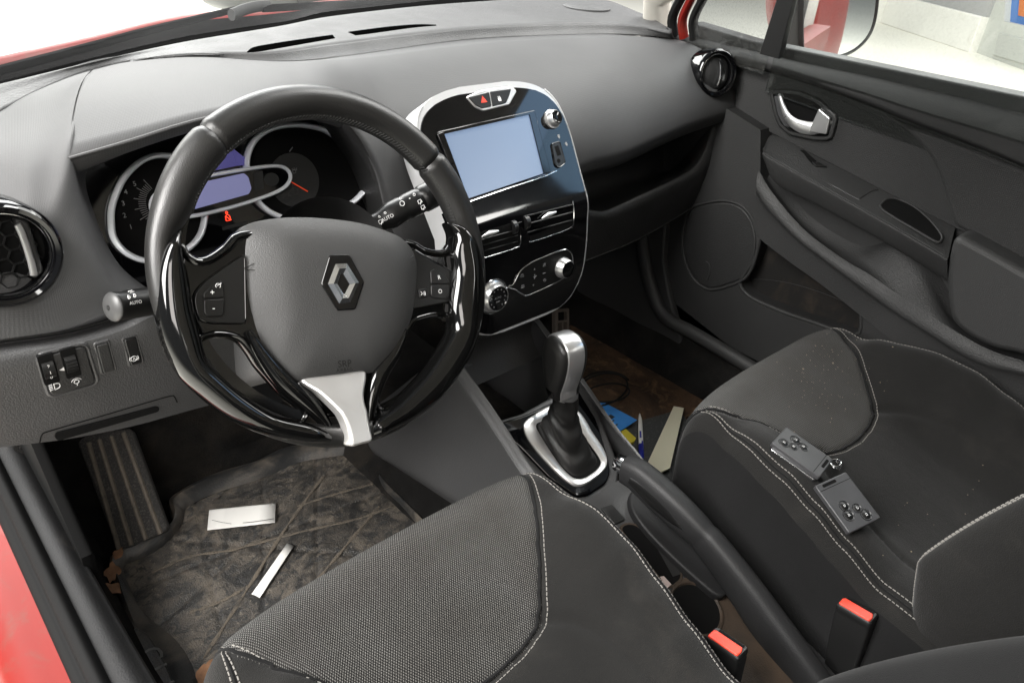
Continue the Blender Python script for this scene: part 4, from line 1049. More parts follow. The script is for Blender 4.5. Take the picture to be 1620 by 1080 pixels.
# elbow pad behind the armrest
ep = [(1514, 364), (1560, 388), (1620, 422), (1760, 500), (1760, 620), (1620, 556), (1580, 549), (1552, 537), (1525, 520), (1509, 502), (1503, 470), (1502, 420)]
q = rp(D(ep, .05), .03); q = q if area(q) > 0 else q[::-1]
MB().prism(DF, q, .0, .066, .012, seg=7).build('elbow_pad', mat('stippled elbow pad', (.028, .028, .028), .6, bump=(('hatch', (.0032, .0032), .0002, .5),)), dr)
# sweeping ledge under the armrest
L1 = [(1206, 262), (1222, 292), (1270, 352), (1320, 388), (1362, 404), (1411, 396), (1462, 430), (1512, 506), (1570, 543), (1640, 562), (1760, 600)]
L2_ = [(1200, 270), (1221, 305), (1270, 362), (1330, 408), (1375, 435), (1425, 470), (1475, 502), (1520, 530), (1570, 556), (1640, 578), (1760, 620)]
L3_ = [(1196, 300), (1214, 328), (1260, 376), (1305, 411), (1360, 452), (1411, 489), (1465, 523), (1517, 556), (1565, 578), (1630, 594), (1760, 640)]
L4_ = [(1190, 360), (1205, 380), (1250, 415), (1295, 447), (1350, 490), (1400, 530), (1455, 570), (1510, 610), (1565, 640), (1630, 660), (1760, 710)]
l1, l2, l3, l4 = D3(L1, .012), D3(L2_, .044), D3(L3_, .052), D3(L4_, .046)
mb = MB().loft([[p+V((.02, 0, .02)) for p in l1], l1, [a.lerp(b, .5)+V((0, 0, -.002)) for a, b in zip(l1, l2)], [a.lerp(b, .93) for a, b in zip(l1, l2)], l2, [a.lerp(b, .5)+V((-.002, 0, 0)) for a, b in zip(l2, l3)], l3, [a.lerp(b, .2)+V((.003, 0, 0)) for a, b in zip(l3, l4)], l4], 8, 5, flip=True)
mb.build('sweeping_ledge', m_door, dr)
# lower panel with the storage pocket
pk = [(1170, 447), (1178, 462), (1196, 475), (1240, 494), (1290, 511), (1330, 525), (1358, 528), (1362, 500), (1356, 472), (1346, 452), (1330, 434), (1300, 408), (1253, 370), (1222, 342), (1208, 334), (1200, 345), (1202, 372), (1195, 405), (1180, 430)]
lw = [(1000, 250), (1150, 172), (1203, 206), (1203, 300), (1213, 330), (1262, 374), (1310, 412), (1365, 452), (1420, 492), (1520, 558), (1640, 600), (1760, 640), (1760, 900), (1400, 800), (1240, 640), (1187, 577), (1090, 520), (1045, 492), (1022, 430)]
pq_ = cr(D(pk, .040), 80, True)
MB().prism(DF, D(lw, .040), -.004, .040, .0, holes=[pq_]).build('lower_trim', m_lowdoor, dr)
qq = pq_ if area(pq_) > 0 else pq_[::-1]
MB().tube([DF.map(a, b, .038) for a, b in qq], (.004, .005), 10, True, up=DF.Z).build('pocket_rim', m_door, dr)
MB().prism(DF, inset(qq, -.004), -.004, .001).build('pocket_back', m_pocket_shade, dr)
MB().line(DF, cr(D([(1180, 442), (1210, 442), (1250, 448), (1300, 463), (1356, 486)], .002), 20), .0012, .002).build('pocket_seam', m_door, dr)
# speaker grille
sc_ = D([(1083, 350), (1092, 330), (1120, 320), (1150, 318), (1175, 328), (1192, 352), (1198, 385), (1192, 415), (1178, 440), (1150, 453), (1120, 458), (1095, 440), (1082, 410), (1079, 380)], .043)
q = cr(sc_, 70, True); q = q if area(q) > 0 else q[::-1]
spk = MB().prism(DF, inset(q, .004), .036, .0425, .003).build('speaker_grille', mat('speaker mesh', (.012, .012, .012), .6, bump=(('grain', 500, .001, .8),)), dr)
MB().tube([DF.map(a, b, .040) for a, b in q], (.0034, .0042), 10, True, up=DF.Z).build('speaker_rim', m_door, spk)
MB().line(DF, cr(D([(1116, 414), (1121, 418), (1122, 430), (1118, 444)], .045), 14), .003, .044).build('grille_clip', m_door, spk)
# outer skin and window frame
MB().prism(DF, [(-.34, .03), (.95, .03), (.95, -.50), (-.34, -.50)], -.125, -.055, .01, bottom=True).build('outer_skin', m_red, dr)
wf = Fr((.675, 0, 0), (0, -1, 0), (-.32, 0, 1))
def WD(pts): return [wf.px(u, v, 0) for u, v in pts]
bt = [(1088, 55), (1205, 83)]
def up3(p, k): return p
# divider bar, quarter glass and main glass stand in the leaning window plane
g1 = wf.px(1108, 40); g2 = wf.px(1212, 85); g3 = wf.px(1225, 87); g4 = wf.px(1700, 205)
bar = wf.pxs([(1204, 84), (1235, 92), (1265, -30), (1240, -30)])
MB().prism(wf, bar, -.010, .006, .002, bottom=True).build('window_divider', m_dark, dr)
qv = wf.pxs([(1100, 66), (1108, 40), (1113, -12), (1250, -12), (1212, 92)])
MB().prism(wf, wf.pxs([(1086, 80), (1206, 118), (1250, -20), (1125, -60), (1104, -8)]), -.004, -.001, bottom=True).build('quarter_glass', m_quarter, dr)
mg = wf.pxs([(1222, 92), (1250, -12)]); b_ = (mg[0][0]-.012, mg[0][1]-.07)
MB().prism(wf, [b_, (.95, -.06), (.95, .40), (.10, .40), mg[1]], -.006, -.003, bottom=True).build('window_glass', m_glass, dr)
# the painted frame seen at the front corner of the quarter glass
fr_o = [(1062, 60), (1060, 30), (1076, -5), (1090, -30)]
for off, w, m_, nm in ((0, 10, m_rubber, 'outer_seal'), (16, 9, m_red, 'painted_frame'), (33, 9, m_rubber, 'glass_seal')):
    p3 = [wf.map(*wf.px(u+off, v+off*.14), -.008+.0*off) for u, v in cr(fr_o, 14)]
    MB().tube(p3, (w*.0009, .012), 10, up=wf.Z).build(nm, m_, dr)

# ------------------------------------------------------------------ door mirror
mr = thing('door_mirror', 'red door mirror outside the passenger window with its dusty mirror glass', 'door mirror', (.9, .2, .1))
mn = Fr(P(1318, 30, x=.93), (.8146, -.58, 0), (0, 0, 1))
if mn.Z.dot(CAM-mn.O) < 0: mn = Fr(mn.O, -mn.X, mn.Y)
ml = [(1273, 82), (1300, 88), (1330, 86), (1355, 74), (1374, 52), (1383, 20), (1385, -25), (1375, -70), (1280, -70), (1273, -20)]
q = cr(mn.pxs(ml), 70, True); q = q if area(q) > 0 else q[::-1]
oq = inset(q, -.007)
rings = [[mn.map(a, b, .003) for a, b in q], [mn.map(a, b, .006) for a, b in inset(q, -.003)], [mn.map(a, b, .002) for a, b in oq], [mn.map(a, b, -.012) for a, b in inset(q, -.010)]]
MB().grid(rings, cu=True, flip=False).build('mirror_surround', m_dark, mr)
ca2 = sum(p[0] for p in q)/len(q); cb2 = sum(p[1] for p in q)/len(q)
hq = cr(mn.pxs([(1238, 50), (1250, 74), (1275, 88), (1330, 91), (1378, 56), (1390, -25), (1375, -75), (1300, -80), (1242, -70), (1236, 0)]), 70, True); hq = hq if area(hq) > 0 else hq[::-1]
rings = [[mn.map(ca2+(a-ca2)*s, cb2+(b-cb2)*s, h) for a, b in hq] for s, h in ((.97, -.008), (1, -.016), (1, -.05), (.95, -.09), (.82, -.13), (.6, -.16), (.3, -.18), (.05, -.185))]
mb = MB().grid(rings, cu=True, flip=True); mb.add(rings[-1], [tuple(range(len(hq)))]); mb.add(rings[0], [tuple(range(len(hq)))]); mb.build('mirror_housing', m_red, mr)
MB().prism(mn, inset(q, -.001), -.004, .002).build('mirror_glass', m_mirror, mr)
ft = P(1255, 80, x=.72)
MB().prism(mn, rp(mn.pxs([(1240, 78), (1274, 86), (1276, -70), (1244, -68)]), .004), -.03, -.004, .003, bottom=True).build('mirror_foot', m_dark, mr)
# red sweep of the mirror foot as seen through the quarter glass
# ================================================================== CAR BODY
body = thing('car_body', 'red car body shell with black sill trim, carpeted floor and pale headlining', 'car', (0, 0, -.86))
FZ = -.622
def cz(x, y):
    z = FZ
    if y > .47: z += min(.42, (y-.47)*.95)
    d = max(0, .155-abs(x))
    tun = (.16 if y > .02 else .16-.09*min(1, (.02-y)/.1))*min(1, d/.07)
    z = max(z, FZ+tun if y > -.9 else z)
    e = abs(x)-.585
    if e > 0: z = max(z, FZ+min(.12, e*2.2))
    if y > .5: z = max(z, FZ+.133+(y-.5)*1.6)
    return z+.003*math.sin(x*31+y*17)*math.sin(y*23)
rows = [[V((x/100, y/100, cz(x/100, y/100))) for x in range(-64, 65, 2)] for y in range(-120, 80, 2)]
mbC = MB().grid(rows); mbC.build('floor_carpet', m_carpet, body); T_car = bvh(mbC)
# driver's sill: seal, trim plate, red outer skin
s_out = [(-60, 720), (0, 830), (44, 919), (83, 1010), (111, 1080), (150, 1190)]
s_seal = [(-20, 680), (0, 718), (36, 788), (67, 858), (103, 935), (139, 1019), (167, 1080), (215, 1190)]
s_in = [(60, 700), (80, 745), (105, 800), (122, 850), (140, 896), (160, 946), (184, 1010), (219, 1090), (255, 1190)]
SZ = -.46
o3 = [P(u, v, z=SZ) for u, v in cr(s_out, 24)]; s3 = [P(u, v, z=SZ+.006) for u, v in cr(s_seal, 24)]; i3 = [P(u, v, z=SZ-.012) for u, v in cr(s_in, 24)]
def line_x(ps, ys):
    out = []
    for y in ys:
        best = min(range(len(ps)-1), key=lambda k: abs((ps[k].y+ps[k+1].y)/2-y)); a, b = ps[best], ps[best+1]
        f = (y-a.y)/(b.y-a.y) if abs(b.y-a.y) > 1e-6 else 0
        p = a.lerp(b, max(-3, min(3, f))); out.append(V((p.x, y, p.z)))
    return out
ys = [.56-.03*i for i in range(30)]
mxo = sum(p.x for p in o3[4:20])/16; mxs = sum(p.x for p in s3[4:20])/16; mxi = sum(p.x for p in i3[6:20])/14+.010
xo = [mxo for y in ys]; xs = [mxs for y in ys]; xi = [mxi-.004*math.sin(max(0, y-.0)*6) for y in ys]
def st(xl, z, dx=0): return [V((x+dx, y, z)) for x, y in zip(xl, ys)]
rows = [st(xs, SZ+.004), st(xs, SZ+.008, .004), [V((a*.5+b*.5, y, SZ+.010)) for a, b, y in zip(xs, xi, ys)], st(xi, SZ-.004, -.006), st(xi, SZ-.014), st(xi, SZ-.06, .006), st(xi, FZ-.01, .012)]
MB().loft(rows, 2, 4, flip=False).build('sill_trim', m_sill, body)
rows = [st(xs, SZ-.004, .006), st(xs, SZ+.016, -.004), st(xs, SZ+.020, -.011), st(xs, SZ+.014, -.018), st(xs, SZ+.006, -.020), st(xo, SZ+.004, .006), st(xo, SZ-.004, 0), st(xo, SZ-.03, -.001)]
MB().loft(rows, 2, 4).build('door_seal', m_rubber, body)
rows = [st(xo, SZ-.006, .004), st(xo, SZ-.008, -.01), st(xo, SZ-.012, -.04), st(xo, SZ-.03, -.062), st(xo, SZ-.10, -.078), st(xo, SZ-.22, -.07), st(xo, SZ-.32, -.04)]
MB().loft(rows, 2, 5).build('painted_sill', m_red, body)
# kick panel with the bonnet release recess
KF = Fr(V((mxi+.012, .3, -.5)), (0, -1, 0), (0, 0, 1))
KF = Fr(KF.O, (0, 1, 0), (0, 0, 1))
# facing the cabin centre (+x)
kp = [(.28, -.15), (.25, .1), (.05, .40), (-.2, .40), (-.12, .12), (-.1, -.15)]
MB().prism(Fr(V((mxi-.01, .34, -.5)), (0, 1, 0), (0, 0, 1)), [(-.10, -.12), (.30, -.12), (.36, .36), (.20, .36), (.05, .16), (-.02, .10), (-.10, .05)], 0, .016, .008, bottom=True).build('kick_panel', m_black, body)
rl = [P(u, v, x=mxi+.010) for u, v in ((98, 812), (106, 800), (140, 868), (150, 898), (131, 902), (118, 868))]
rf = Fr(V((mxi+.004, .34, -.5)), (0, 1, 0), (0, 0, 1))
MB().prism(rf, rp([(p.y-.34, p.z+.5) for p in rl], .008), .0, .010, .002).build('bonnet_release', m_black, body)
MB().prism(Fr((-.69, .35, -.03), (0, -1, 0), (0, 0, 1)), [(-.20, -.14), (.14, -.12), (.10, .12), (-.20, .12)], -.012, .012, .005, bottom=True).build('hinge_pillar_trim', m_dark, body)
# passenger side sill and kick trim
pts = [P(u, v, x=.615) for u, v in cr([(1012, 330), (1018, 400), (1026, 440), (1042, 487), (1064, 510), (1092, 524), (1140, 552), (1190, 582), (1290, 640)], 30)]
MB().tube(pts, [(.016, .014)]*30, 14).build('passenger_kick_rail', m_door, body)
kf2 = Fr((.625, .5, -.4), (0, -1, 0), (0, 0, 1))
MB().prism(kf2, [(-.26, -.22), (.34, -.22), (.33, -.12), (.27, -.02), (.24, .05), (.22, .20), (-.26, .20)], -.03, .0, .006).build('passenger_kick_panel', m_door, body)
MB().prism(Fr((.64, 0, -.5), (0, -1, 0), (0, 0, 1)), [(-.30, -.13), (1.0, -.13), (1.0, .02), (-.05, .02), (-.22, .06)], -.02, .0, .008).build('passenger_sill_trim', m_door, body)
# firewall
MB().prism(Fr((0, .78, -.3), (1, 0, 0), (0, 0, 1)), rect(0, -.05, 1.36, .70), -.01, 0, 0, bottom=True).build('firewall', m_black, body)
# footrest plate carpet side and pedals
# roof, pillars, rear
def slab(name, rows, m_, t): MB().loft(rows, 6, 4).build(name, m_, body, solid=t)
slab('roof', [[V((x*.60, .02, .52-.03*x*x)) for x in (-1, -.5, 0, .5, 1)], [V((x*.60, -.5, .585-.03*x*x)) for x in (-1, -.5, 0, .5, 1)], [V((x*.58, -1.1, .56-.03*x*x)) for x in (-1, -.5, 0, .5, 1)], [V((x*.52, -1.7, .47-.03*x*x)) for x in (-1, -.5, 0, .5, 1)]], m_head, .03)
MB().tube([P(1052, 40, z=.125)+V((.012, .025, -.02)), P(1040, -10, x=.66), V((.64, .20, .34)), V((.585, .02, .49))], [(.030, .036), (.030, .036), (.03, .032), (.028, .03)], 16).build('passenger_windscreen_pillar', m_pillar, body)
MB().tube([V((-.70, .46, .06)), V((-.655, .20, .34)), V((-.585, .02, .49))], [(.03, .036), (.03, .032), (.028, .03)], 16).build('driver_windscreen_pillar', m_pillar, body)
MB().tube([V((.70, -.95, -.45)), V((.70, -.92, .10)), V((.60, -.90, .50))], [(.06, .05)]*3, 16).build('passenger_door_pillar', m_pillar, body)
MB().tube([V((-.72, -.98, -.45)), V((-.72, -.95, .10)), V((-.60, -.92, .50))], [(.06, .05)]*3, 16).build('driver_door_pillar', m_pillar, body)
MB().prism(Fr((0, -1.15, -.25), (1, 0, 0), (0, .15, 1)), rect(0, 0, 1.3, .66, .06), -.12, 0, .03).build('rear_bench', m_fabric, body)
rq = [[V((.70+.05*math.sin(math.pi*min(1, (z+.66)/.9)), y, z)) for y in (-.97, -1.4, -1.8, -2.2, -2.6)] for z in (-.66, -.4, -.15, .05, .12)]
for r_ in rq:
    r_[3].x -= .03; r_[4].x -= .12
MB().loft(rq, 4, 4).build('rear_side_panel', m_red, body, solid=.01)
rw = [[V((.70-.28*(z-.12), y, z)) for y in (-.97, -1.4, -1.8, -2.1)] for z in (.125, .3, .48)]
MB().loft(rw, 4, 4).build('rear_side_window', m_black, body, solid=.006)
# scuttle, bonnet and windscreen
W2 = [W_px[i] for i in range(len(W_px))]
edge_o = [(-110, 136), (0, 106), (110, 80), (228, 50), (300, 33), (345, 24), (430, 16), (540, 9), (700, -1), (929, -14)]
sc0 = [P(u, v, z=z-.004) for u, v, z in W_px[:8]]+[]
sc1 = [P(u, v, z=.100) for u, v in ((-110, 150), (0, 121), (148, 88), (296, 55), (440, 33), (540, 17), (725, -1), (929, -11))]
sc2 = [P(u, v, z=.094) for u, v in ((-110, 136), (0, 107), (148, 72), (296, 36), (440, 22), (540, 10), (725, -6), (929, -17))]
mb = MB().loft([[p+V((0, 0, -.02)) for p in sc0], [p+V((0, .012, -.008)) for p in sc0], sc1, sc2, [p+V((0, .05, -.05)) for p in sc2]], 8, 4, flip=True)
mb.build('windscreen_scuttle', m_scut, body)
bn0 = [p+V((0, .012, .003)) for p in sc2]; bn1 = [p+V((0, .05, -.006)) for p in sc2]; bn2 = [V((p.x*1.0, p.y*.6+.48, .0)) for p in sc2]; bn3 = [V((p.x*.95, p.y*.4+.95, -.16)) for p in sc2]; bn4 = [V((p.x*.9, p.y*.2+1.25, -.42)) for p in sc2]
MB().loft([[p+V((0, 0, -.04)) for p in bn0], bn0, bn1, bn2, bn3, bn4], 6, 5, flip=True).build('bonnet', m_red, body, solid=.003)
MB().prism(Fr((0, 1.1, -.45), (1, 0, 0), (0, 0, 1)), rect(0, -.05, 1.3, .4, .1), -.10, .25, .08, bottom=True).build('engine_bay', m_black, body)
wt = [V((x, .045+.03*(1-(x/.6)**2), .53-.03*(x/.6)**2)) for x in (-.58, -.35, -.1, .12, .32, .45, .54, .585)]
MB().loft([[p+V((0, .004, .002)) for p in sc0], [a.lerp(b, .5)+V((0, .01, .012)) for a, b in zip(sc0, wt)], wt], 6, 8).build('windscreen', m_wind, body)
# wipers
wp = thing('wiper', 'black windscreen wiper parked along the scuttle outside the glass', 'wiper', P(330, 25, z=.12))
pts = [P(u, v, z=.118) for u, v in cr([(-40, 122), (60, 96), (150, 72), (226, 51), (300, 33), (345, 22), (380, 14)], 40)]
MB().tube(pts, (.004, .006), 8).build('wiper_blade', m_black, wp)
pts = [P(u, v, z=.126) for u, v in cr([(366, 24), (385, 16), (405, 11), (426, 9)], 20)]
MB().tube(pts, [(.007, .010)]*20, 10).build('wiper_joint', mat('faded wiper plastic', (.04, .04, .04), .8), wp)
pts = [P(u, v, z=.122) for u, v in cr([(415, 14), (520, 8), (640, 0), (760, -10)], 20)]
MB().tube(pts, (.004, .007), 8).build('wiper_arm', m_black, wp)

# ================================================================== DRIVER'S FOOTWELL
mat_o = [(174, 884), (215, 862), (255, 843), (270, 832), (272, 815), (266, 800), (268, 790), (285, 778), (318, 760), (352, 746), (404, 731), (430, 718), (452, 709), (510, 700), (560, 698), (588, 702), (597, 742), (607, 762), (640, 795), (680, 836), (760, 920), (800, 1010), (760, 1120), (640, 1200), (420, 1230), (262, 1190), (240, 1130), (218, 1080), (206, 1020), (195, 970), (183, 925)]
mat_i = [(192, 893), (235, 878), (275, 868), (300, 853), (304, 832), (292, 812), (294, 802), (325, 784), (385, 764), (430, 751), (470, 730), (520, 722), (560, 716), (578, 716), (589, 748), (601, 771), (634, 803), (675, 845), (750, 925), (788, 1008), (735, 1110), (630, 1170), (430, 1190), (330, 1130), (312, 1058), (298, 1030), (268, 998), (232, 975), (214, 950), (202, 918)]
MZ = -.612
fm = thing('floor_mat', 'dirty black rubber floor mat with raised rim lying in the driver footwell', 'floor mat', P(400, 870, z=MZ))
ZM = Fr((0, 0, MZ), (1, 0, 0), (0, 1, 0))
po_ = cr(ZM.pxs(mat_o, .012), 200, True); pi_ = cr(ZM.pxs(mat_i, .004), 200, True)
if area(po_) < 0: po_ = po_[::-1]
if area(pi_) < 0: pi_ = pi_[::-1]
def near(p, ps): return min(ps, key=lambda q: (p[0]-q[0])**2+(p[1]-q[1])**2)
pi_m = [near(p, pi_) for p in po_]
for _ in range(10): pi_m = [tuple(.5*b+.25*(a+c) for a, b, c in zip(pi_m[i-1], pi_m[i], pi_m[(i+1) % len(pi_m)])) for i in range(len(pi_m))]
pi_ = pi_m
def mix(a, b, t): return (a[0]+(b[0]-a[0])*t, a[1]+(b[1]-a[1])*t)
rings = [[ZM.map(*p, -.008) for p in po_], [ZM.map(*p, .010) for p in po_], [ZM.map(*mix(p, q, .10), .018) for p, q in zip(po_, pi_m)], [ZM.map(*mix(p, q, .35), .021) for p, q in zip(po_, pi_m)], [ZM.map(*mix(p, q, .65), .017) for p, q in zip(po_, pi_m)], [ZM.map(*mix(p, q, .9), .007) for p, q in zip(po_, pi_m)], [ZM.map(*q, .002) for q in pi_m]]
MB().grid(rings, cu=True).build('raised_rim', m_matrim, fm)
# the tray: a fine sheet with moulded grooves and lumps of dried mud
xs_ = [p[0] for p in pi_]; ys_ = [p[1] for p in pi_]
from mathutils import noise as NZ
gv = [((-.56, .30), (-.15, .25)), ((-.52, .40), (-.22, .10)), ((-.42, .44), (-.50, .15)), ((-.30, .42), (-.46, .10)), ((-.60, .20), (-.2, .36)), ((-.2, .40), (-.36, .12)), ((-.55, .36), (-.3, .45))]
def tz(x, y):
    g = min(dseg((x, y), *s) for s in gv)
    z = .002-.0028*math.exp(-(g/.0035)**2)+.0007*NZ.noise(V((x*30, y*30, 0)))+.0008*NZ.noise(V((x*110, y*110, 3)))
    return z
st_ = .004; nx = int((max(xs_)-min(xs_))/st_)+2; ny = int((max(ys_)-min(ys_))/st_)+2
mb = MB(); vs_ = []; fs_ = []
for j in range(ny):
    for i in range(nx):
        x, y = min(xs_)-st_+i*st_, min(ys_)-st_+j*st_; vs_.append(ZM.map(x, y, tz(x, y)))
pin = inset(pi_, -.012)
ok = [inside((min(xs_)-st_+i*st_, min(ys_)-st_+j*st_), pin) for j in range(ny) for i in range(nx)]
for j in range(ny-1):
    for i in range(nx-1):
        k = j*nx+i
        if ok[k] and ok[k+1] and ok[k+nx] and ok[k+nx+1]: fs_.append((k, k+1, k+nx+1, k+nx))
mb.add(vs_, fs_); mbT = mb
mb.build('tray', m_mat, fm, sharp=80); T_mat = bvh(mbT)
lpd = ZM.pxs([(206, 1002), (216, 998), (236, 1007), (262, 1052), (300, 1140), (280, 1160), (240, 1090)], .014)
MB().prism(ZM, rp(lpd, .006), .0, .0225, .002).build('name_pad', m_matrim, fm)
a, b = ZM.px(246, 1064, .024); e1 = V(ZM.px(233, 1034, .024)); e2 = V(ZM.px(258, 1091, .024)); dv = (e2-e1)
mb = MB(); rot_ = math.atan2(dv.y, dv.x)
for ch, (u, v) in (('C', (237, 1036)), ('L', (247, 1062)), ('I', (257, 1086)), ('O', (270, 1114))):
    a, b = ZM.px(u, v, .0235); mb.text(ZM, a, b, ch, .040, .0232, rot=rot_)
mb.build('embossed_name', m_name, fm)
for k, ln_ in enumerate(([(322, 1040), (395, 925), (450, 838), (512, 752)], [(300, 968), (350, 950), (395, 925)], [(372, 868), (470, 842), (565, 820), (620, 800)], [(470, 800), (540, 778), (590, 765)], [(440, 990), (520, 895), (600, 800)], [(240, 905), (300, 880), (372, 868), (420, 850)])):
    p3 = [ZM.map(*ZM.px(u, v, .003), .0032) for u, v in cr(ln_, 26)]; MB().tube([p+V((0, 0, -.0004)) for p in p3], [(.0012+.0022*abs(math.sin(i*.7+k)), .0008) for i in range(26)], 7, up=ZM.Z).build('mud_line', m_mudline, fm)
# footrest
f0, f1, f2 = P(130, 700, z=-.47), P(192, 872, z=-.598), P(212, 690, z=-.47)
FR = Fr(f1, f2-f0, f0-f1)
if FR.Z.dot(CAM-FR.O) < 0: FR = Fr(f1, f0-f2, f0-f1)
ft_ = thing('footrest', 'ribbed driver footrest plate worn tan along its ribs left of the mat', 'footrest', FR.O)
q = rp(FR.pxs([(118, 690), (208, 676), (268, 838), (188, 876)]), .01)
MB().prism(FR, q, -.02, 0, .004).build('footrest_plate', m_rest, ft_)
for a_, b_ in (((140, 700), (188, 868)), ((157, 695), (208, 862)), ((176, 690), (231, 853)), ((195, 684), (254, 844))):
    A_, B_ = FR.px(*a_), FR.px(*b_); MB().line(FR, [(A_[0]+(B_[0]-A_[0])*i/20, A_[1]+(B_[1]-A_[1])*i/20) for i in range(21)], .0075, .0005, .0032).build('footrest_rib', m_ribtan, ft_)
# brake pedal glimpsed through the wheel
bp = P(420, 625, y=.42)
pd = thing('brake_pedal', 'black rubber brake pedal in the dark above the driver mat', 'pedal', bp)
pf = Fr(bp, (1, 0, 0), (0, .5, 1))
MB().prism(pf, rect(0, 0, .09, .05, .01), -.012, .004, .004).build('pedal_pad', m_rubber, pd)
MB().tube([bp+V((0, .01, 0)), bp+V((.01, .10, .16))], .009, 10).build('pedal_arm', m_dark, pd)
# papers lying on the mat
def sheet(name, label, cat, pts, z, m_, th=.0006, curl=.0010, extra=None):
    f = Fr((0, 0, z), (1, 0, 0), (0, 1, 0)); q = f.pxs(pts); q = q if area(q) > 0 else q[::-1]
    a, b, c, d = [V(p) for p in q]; n = 16
    rows = [[f.map(*((a.lerp(b, i/n)).lerp(d.lerp(c, i/n), j/4)), curl*math.sin(math.pi*i/n)*(1+.3*math.sin(j))) for i in range(n+1)] for j in range(5)]
    mb = MB().grid(rows); o = mb.build(name, m_, solid=th); tag(o, label, cat); return o, f, q
ps0 = sheet('paper_slip', 'wide white paper slip with a pencil scrawl on the dirty rubber mat', 'paper', [(328, 838), (331, 806), (436, 795), (435, 826)], MZ+.007, m_paper)
f = Fr((0, 0, MZ+.0092), (1, 0, 0), (0, 1, 0)); MB().line(f, f.pxs([(384, 826.5), (400, 825), (420, 822), (433, 820)]), .0012, 0, .0002).line(f, f.pxs([(335, 822), (352, 826), (366, 828)]), .0008, 0, .0002).build('pencil_scrawl', m_dark, ps0[0])
tag(sheet('paper_strip', 'narrow white paper strip lying slantwise on the dirty rubber mat', 'paper', [(398, 939), (411, 945), (465, 863), (454, 859)], MZ+.007, m_paper)[0])
for k, (u, v, s_, r_, lb) in enumerate(((186, 876, .012, .4, 'dry leaf scrap at the foot of the ribbed footrest'), (178, 905, .018, 1.2, 'brown leaf wedged between sill and upper mat corner'), (182, 930, .016, 2.2, 'reddish leaf wedged between sill and mat rim, lower of two'), (326, 1066, .020, .9, 'tan dry leaf on the mat below the embossed name pad'))):
    p = P(u, v, z=MZ+.022 if k < 3 else MZ+.010); f = Fr(p, (math.cos(r_), math.sin(r_), .3), (-math.sin(r_), math.cos(r_), .2))
    n = 18; poly = [(s_*(1+.25*math.sin(5*t_+k))*math.cos(t_)*.9, s_*(1+.3*math.cos(4*t_))*.55*math.sin(t_)) for t_ in [2*math.pi*i/n for i in range(n)]]
    mb = MB().prism(f, poly, -.0004, .0004, bottom=True); tag(mb.build('dry_leaf', m_leaf), lb, 'leaf', 'dry leaves in the driver footwell')
# ================================================================== CENTRE CONSOLE
con = thing('centre_console', 'grey centre console between the seats with gloss black gear surround and cup holder', 'centre console', (0, -.15, -.55))
GF = Fr(P(880, 700, x=-.02), (1, 0, 0), (0, .866, .5))
ridge = [(700, 560), (722, 592), (752, 634), (790, 690), (828, 748), (868, 800), (905, 850)]
XR = -.108
r3 = [P(u, v, x=XR) for u, v in ridge]
ri = [P(u+16, v-6, x=XR+.012) for u, v in ridge]
lowb = [(575, 660), (588, 702), (620, 724), (660, 748), (700, 774), (740, 800), (800, 840)]
l3_ = [P(u, v, x=-.135) for u, v in lowb]
mb = MB().loft([[p+V((.004, 0, -.012)) for p in ri], ri, [a.lerp(b, .5)+V((0, 0, .001)) for a, b in zip(ri, r3)], r3, [a.lerp(b, .06)+V((-.003, 0, 0)) for a, b in zip(r3, l3_)], [a.lerp(b, .5)+V((-.003, 0, 0)) for a, b in zip(r3, l3_)], l3_, [p+V((.01, 0, -.03)) for p in l3_]], 8, 5, flip=True)
mb.build('side_panel', m_cons, con)
# mirrored panel on the passenger side
def mx(ps): return [V((-p.x-.02, p.y, p.z)) for p in ps]
mb = MB().loft([mx(ri), mx([a.lerp(b, .5) for a, b in zip(ri, r3)]), mx(r3), mx([a.lerp(b, .5) for a, b in zip(r3, l3_)]), mx(l3_)], 8, 5)
mb.build('side_panel', m_cons, con)
# gear surround
def G(pts, h=0.): return GF.pxs(pts, h)
so = [(783, 669), (830, 655), (884, 625), (900, 588), (914, 596), (948, 655), (972, 716), (979, 745), (976, 766), (958, 782), (931, 795), (915, 796), (899, 783), (869, 764), (826, 716)]
q = rp(G(so), .008); q = q if area(q) > 0 else q[::-1]
MB().prism(GF, inset(q, -.004), -.05, -.003, .006).build('console_rim', m_cons, con)
gi = [(784, 670), (830, 656), (880, 634), (902, 604), (912, 612), (944, 664), (963, 726), (966, 748), (960, 764), (930, 784), (912, 786), (898, 776), (870, 756), (828, 712)]
q = rp(G(gi, .001), .008)
gs = MB().prism(GF, q, -.02, .0015, .003).build('gloss_surround', m_piano, con)
bo = [(829, 672), (845, 656), (880, 640), (915, 650), (938, 684), (958, 716), (959, 738), (940, 757), (917, 769), (898, 761), (868, 732), (838, 697)]
bi = [(849, 670), (862, 664), (880, 655), (905, 660), (925, 690), (948, 722), (950, 736), (932, 752), (916, 757), (902, 751), (882, 729), (853, 684)]
qo = cr(G(bo, .004), 90, True); qo = qo if area(qo) > 0 else qo[::-1]; qi = cr(G(bi, .004), 90, True); qi = qi if area(qi) > 0 else qi[::-1]
qm = [near(p, qi) for p in qo]
mb = MB().grid([[GF.map(*p, .0) for p in qo], [GF.map(*p, .004) for p in qo], [GF.map(*mix(p, r_, .2), .0058) for p, r_ in zip(qo, qm)], [GF.map(*mix(p, r_, .7), .0052) for p, r_ in zip(qo, qm)], [GF.map(*r_, .003) for r_ in qm], [GF.map(*r_, -.004) for r_ in qm]], cu=True)
mb.build('silver_bezel', m_alu, con)
MB().prism(GF, inset(qi, -.002), -.01, .0016).build('boot_well', m_black, con)
mb = MB()
